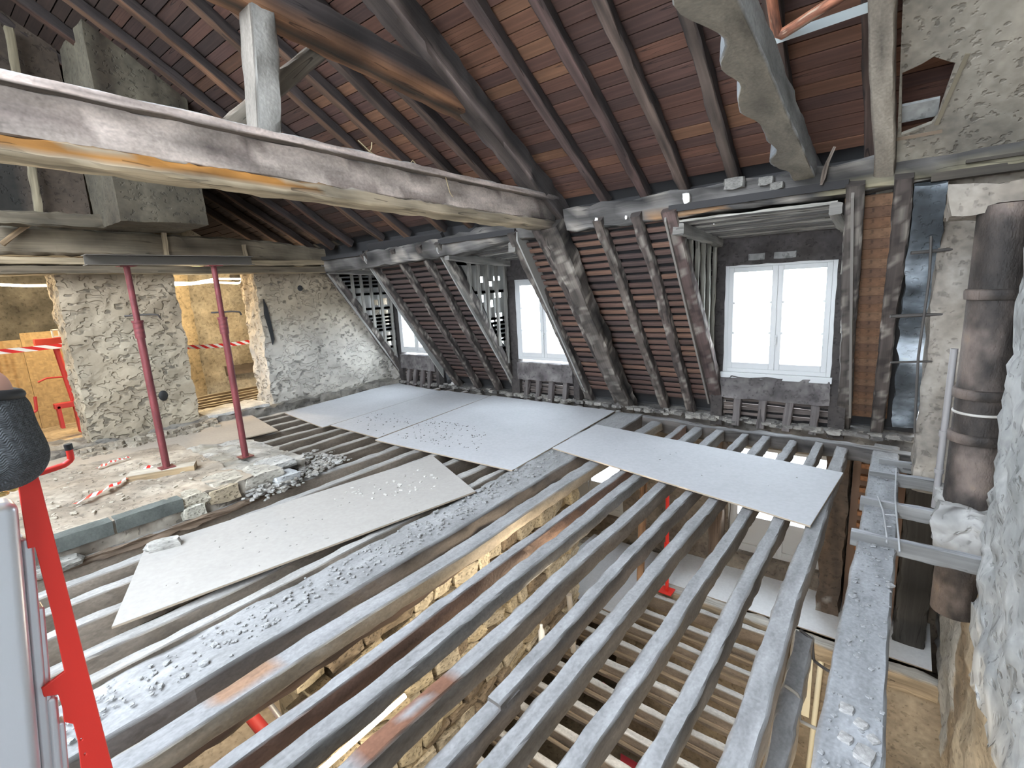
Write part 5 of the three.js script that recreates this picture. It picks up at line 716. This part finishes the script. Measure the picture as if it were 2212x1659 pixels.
{ // person: only an arm reaches into the picture, its elbow in a knitted sleeve resting on the red post
  const blob = (bones, min, size, res) => {
    const mc = new MarchingCubes(res, new THREE.MeshStandardMaterial(), false, false, 400000); mc.isolation = 0; mc.reset();
    const half = size / 2, c = [min[0] + half, min[1] + half, min[2] + half];
    for (let k = 0; k < res; k++) for (let j = 0; j < res; j++) for (let i = 0; i < res; i++) {
      const p = [c[0] + (i - res / 2) / (res / 2) * half, c[1] + (j - res / 2) / (res / 2) * half, c[2] + (k - res / 2) / (res / 2) * half];
      let acc = 0; const K = bones.k;
      for (const [a, b, ra, rb] of bones.list) { const ab = [b[0] - a[0], b[1] - a[1], b[2] - a[2]], ap = [p[0] - a[0], p[1] - a[1], p[2] - a[2]]; const t = clamp((ab[0] * ap[0] + ab[1] * ap[1] + ab[2] * ap[2]) / (ab[0] ** 2 + ab[1] ** 2 + ab[2] ** 2 + 1e-9), 0, 1); const d = Math.hypot(ap[0] - ab[0] * t, ap[1] - ab[1] * t, ap[2] - ab[2] * t) - lerp(ra, rb, t); acc += Math.exp(-d / K); }
      mc.field[i + j * res + k * res * res] = K * Math.log(acc + 1e-30);
    }
    mc.update();
    const n = mc.count, P = mc.positionArray.slice(0, n * 3), N = mc.normalArray.slice(0, n * 3), g = new THREE.BufferGeometry();
    for (let i = 0; i < n * 3; i += 3) for (let q = 0; q < 3; q++) P[i + q] = c[q] + P[i + q] * half;
    g.setAttribute('position', new THREE.BufferAttribute(P, 3)); g.setAttribute('normal', new THREE.BufferAttribute(N, 3)); const uv = new Float32Array(n * 2); for (let i = 0; i < n; i++) { uv[i * 2] = P[i * 3] + P[i * 3 + 2] * 0.9; uv[i * 2 + 1] = P[i * 3 + 1]; } g.setAttribute('uv', new THREE.BufferAttribute(uv, 2)); return g;
  };
  const t = thing('person', 'person in a dark grey knitted sleeve leaning an elbow on the red guard post', 'person', V(-1.43, 0, 0.3));
  const X = -1.22, hand = [], E1 = [X, 1.456, -0.088], CUFF = [X, 1.535, -0.092], W = [X, 1.58, -0.085], H = [X + 0.005, 1.68, -0.005];
  hand.push([CUFF, W, 0.033, 0.028], [W, H, 0.028, 0.034], [[X - 0.02, 1.675, -0.015], [X - 0.018, 1.715, 0.03], 0.026, 0.02], [[X + 0.012, 1.68, -0.01], [X + 0.014, 1.72, 0.035], 0.026, 0.02]);
  const fing = (a, b, c) => { hand.push([a, b, 0.0095, 0.009], [b, c, 0.009, 0.0075]); };
  const HX = (dx, y, z) => [X + dx, y, z];
  fing(HX(-0.028, 1.71, 0.028), HX(-0.034, 1.735, 0.06), HX(-0.036, 1.735, 0.088)); fing(HX(-0.01, 1.72, 0.035), HX(-0.011, 1.752, 0.07), HX(-0.012, 1.752, 0.104)); fing(HX(0.01, 1.722, 0.036), HX(0.012, 1.75, 0.07), HX(0.013, 1.748, 0.1)); fing(HX(0.028, 1.715, 0.03), HX(0.034, 1.735, 0.055), HX(0.036, 1.735, 0.08)); fing(HX(-0.025, 1.665, -0.02), HX(-0.05, 1.672, 0.015), HX(-0.056, 1.688, 0.045));
  // the rest of the figure stands just outside the picture, facing the dormers
  const px = -1.43, pz = 0.3, SH = [X - 0.03, 1.405, pz - 0.04], LS = [px - 0.19, 1.4, pz], LE = [px - 0.23, 1.12, pz + 0.02], LW = [px - 0.2, 0.88, pz - 0.07];
  const trunk = [[[px, 0.98, pz], [px, 1.16, pz], 0.135, 0.12], [[px, 1.16, pz], [px, 1.34, pz], 0.12, 0.14], [[px - 0.11, 1.37, pz], [px + 0.11, 1.37, pz - 0.01], 0.085, 0.085], [[px - 0.07, 0.95, pz], [px + 0.07, 0.95, pz], 0.115, 0.115]];
  const arms = [[[px + 0.14, 1.385, pz - 0.01], SH, 0.07, 0.062], [SH, E1, 0.058, 0.044], [E1, CUFF, 0.044, 0.034], [[px - 0.14, 1.385, pz], LS, 0.07, 0.06], [LS, LE, 0.056, 0.042], [LE, LW, 0.042, 0.029]];
  const legs = [-1, 1].flatMap((q) => [[[px + q * 0.09, 0.92, pz], [px + q * 0.11, 0.5, pz - 0.02], 0.09, 0.058], [[px + q * 0.11, 0.5, pz - 0.02], [px + q * 0.12, 0.1, pz + 0.02], 0.058, 0.038]]);
  const feet = [-1, 1].flatMap((q) => [[[px + q * 0.12, 0.05, pz + 0.05], [px + q * 0.13, 0.04, pz - 0.14], 0.042, 0.032]]);
  const hd = [px, 1.63, pz - 0.03], headB = [[[px, 1.36, pz], [px, 1.52, pz - 0.02], 0.055, 0.05], [[px, 1.655, pz - 0.02], [px, 1.645, pz - 0.055], 0.082, 0.07], [[px, 1.56, pz - 0.085], [px, 1.6, pz - 0.05], 0.036, 0.055], [[px, 1.605, pz - 0.128], [px, 1.635, pz - 0.12], 0.012, 0.008], [[px - 0.02, 1.572, pz - 0.118], [px + 0.02, 1.572, pz - 0.118], 0.008, 0.008], [[px - 0.035, 1.652, pz - 0.115], [px + 0.035, 1.652, pz - 0.115], 0.012, 0.012], [[px - 0.083, 1.61, pz - 0.03], [px - 0.085, 1.645, pz - 0.025], 0.01, 0.014], [[px + 0.083, 1.61, pz - 0.03], [px + 0.085, 1.645, pz - 0.025], 0.01, 0.014]];
  const lh = [[LE, LW, 0.036, 0.026], [LW, [LW[0], LW[1] - 0.09, LW[2] - 0.02], 0.026, 0.03]];
  for (let i = 0; i < 4; i++) { const b0 = [LW[0] + 0.012 * Math.abs(i - 1.5) - 0.012, LW[1] - 0.09, LW[2] - 0.055 + i * 0.021], b1 = [b0[0] + 0.012, b0[1] - 0.045 + 0.004 * Math.abs(i - 1), b0[2] - 0.002], b2 = [b1[0] + 0.022, b1[1] - 0.03, b1[2]]; lh.push([b0, b1, 0.0095, 0.009], [b1, b2, 0.009, 0.0078]); }
  lh.push([[LW[0] + 0.01, LW[1] - 0.03, LW[2] - 0.03], [LW[0] + 0.03, LW[1] - 0.07, LW[2] - 0.055], 0.012, 0.01], [[LW[0] + 0.03, LW[1] - 0.07, LW[2] - 0.055], [LW[0] + 0.04, LW[1] - 0.1, LW[2] - 0.055], 0.01, 0.008]);
  const fine = (g) => g;
  part('body', mergeGeometries([fine(blob({ k: 0.006, list: hand }, [X - 0.15, 1.52, -0.14], 0.28, 84)), blob({ k: 0.016, list: [...trunk, ...arms, ...legs, ...feet, [[px, 1.36, pz], [px, 1.5, pz - 0.015], 0.052, 0.05]] }, [px - 0.95, -0.05, pz - 0.95], 1.9, 110), blob({ k: 0.007, list: headB }, [px - 0.17, 1.42, pz - 0.19], 0.34, 92), blob({ k: 0.005, list: lh }, [LW[0] - 0.14, LW[1] - 0.2, LW[2] - 0.15], 0.3, 90)]), MAT.skin, t);
  for (const q of [-1, 1]) { const g = new THREE.SphereGeometry(0.011, 14, 10); g.translate(px + q * 0.032, 1.634, pz - 0.113); part('eye', g, mat({ color: C(0.06, 0.045, 0.04), roughness: 0.2 }), t); }
  part('hair', blob({ k: 0.012, list: [[[px, 1.69, pz - 0.0], [px, 1.675, pz - 0.04], 0.08, 0.07], [[px, 1.62, pz + 0.03], [px, 1.68, pz + 0.02], 0.065, 0.07]] }, [px - 0.15, 1.52, pz - 0.17], 0.3, 60), mat({ color: C(0.05, 0.035, 0.025) }), t);
  part('sweater', blob({ k: 0.016, list: [...trunk.map(([p, q, r, w]) => [p, q, r + 0.012, w + 0.012]), ...arms.slice(0, 2).map(([p, q, r, w]) => [p, q, r + 0.012, w + 0.006]), ...arms.slice(3).map(([p, q, r, w]) => [p, q, r + 0.012, w + 0.01])] }, [px - 0.55, 0.75, pz - 0.55], 1.1, 100), MAT.knit, t);
  part('trousers', blob({ k: 0.016, list: [[[px - 0.07, 0.93, pz], [px + 0.07, 0.93, pz], 0.12, 0.12], ...legs.map(([p, q, r, w]) => [p, q, r + 0.014, w + 0.016])] }, [px - 0.5, 0.04, pz - 0.5], 1.05, 84), mat({ color: C(0.05, 0.06, 0.09) }), t);
  for (const f of feet) part('shoe', blob({ k: 0.01, list: [[f[0], f[1], 0.05, 0.04], [[f[0][0], 0.1, pz + 0.03], f[0], 0.05, 0.046]] }, [f[0][0] - 0.16, -0.03, pz - 0.22], 0.36, 56), MAT.black, t);
  part('sleeve', blob({ k: 0.012, list: [[CUFF, E1, 0.044, 0.05], [E1, [X - 0.01, 1.44, 0.1], 0.048, 0.058], [[X - 0.01, 1.44, 0.1], SH, 0.058, 0.072]] }, [X - 0.24, 1.27, -0.18], 0.5, 110), MAT.knit, t);
  { const g = new THREE.TorusGeometry(0.034, 0.0095, 12, 30); g.rotateX(Math.PI / 2 - 0.15); g.translate(X, 1.568, -0.09); part('cuff', g, MAT.black, t, 'smooth black cuff band'); }
}
scene.traverse((o) => { if (o.isMesh) { o.castShadow = true; o.receiveShadow = true; } });
renderer.render(scene, camera);
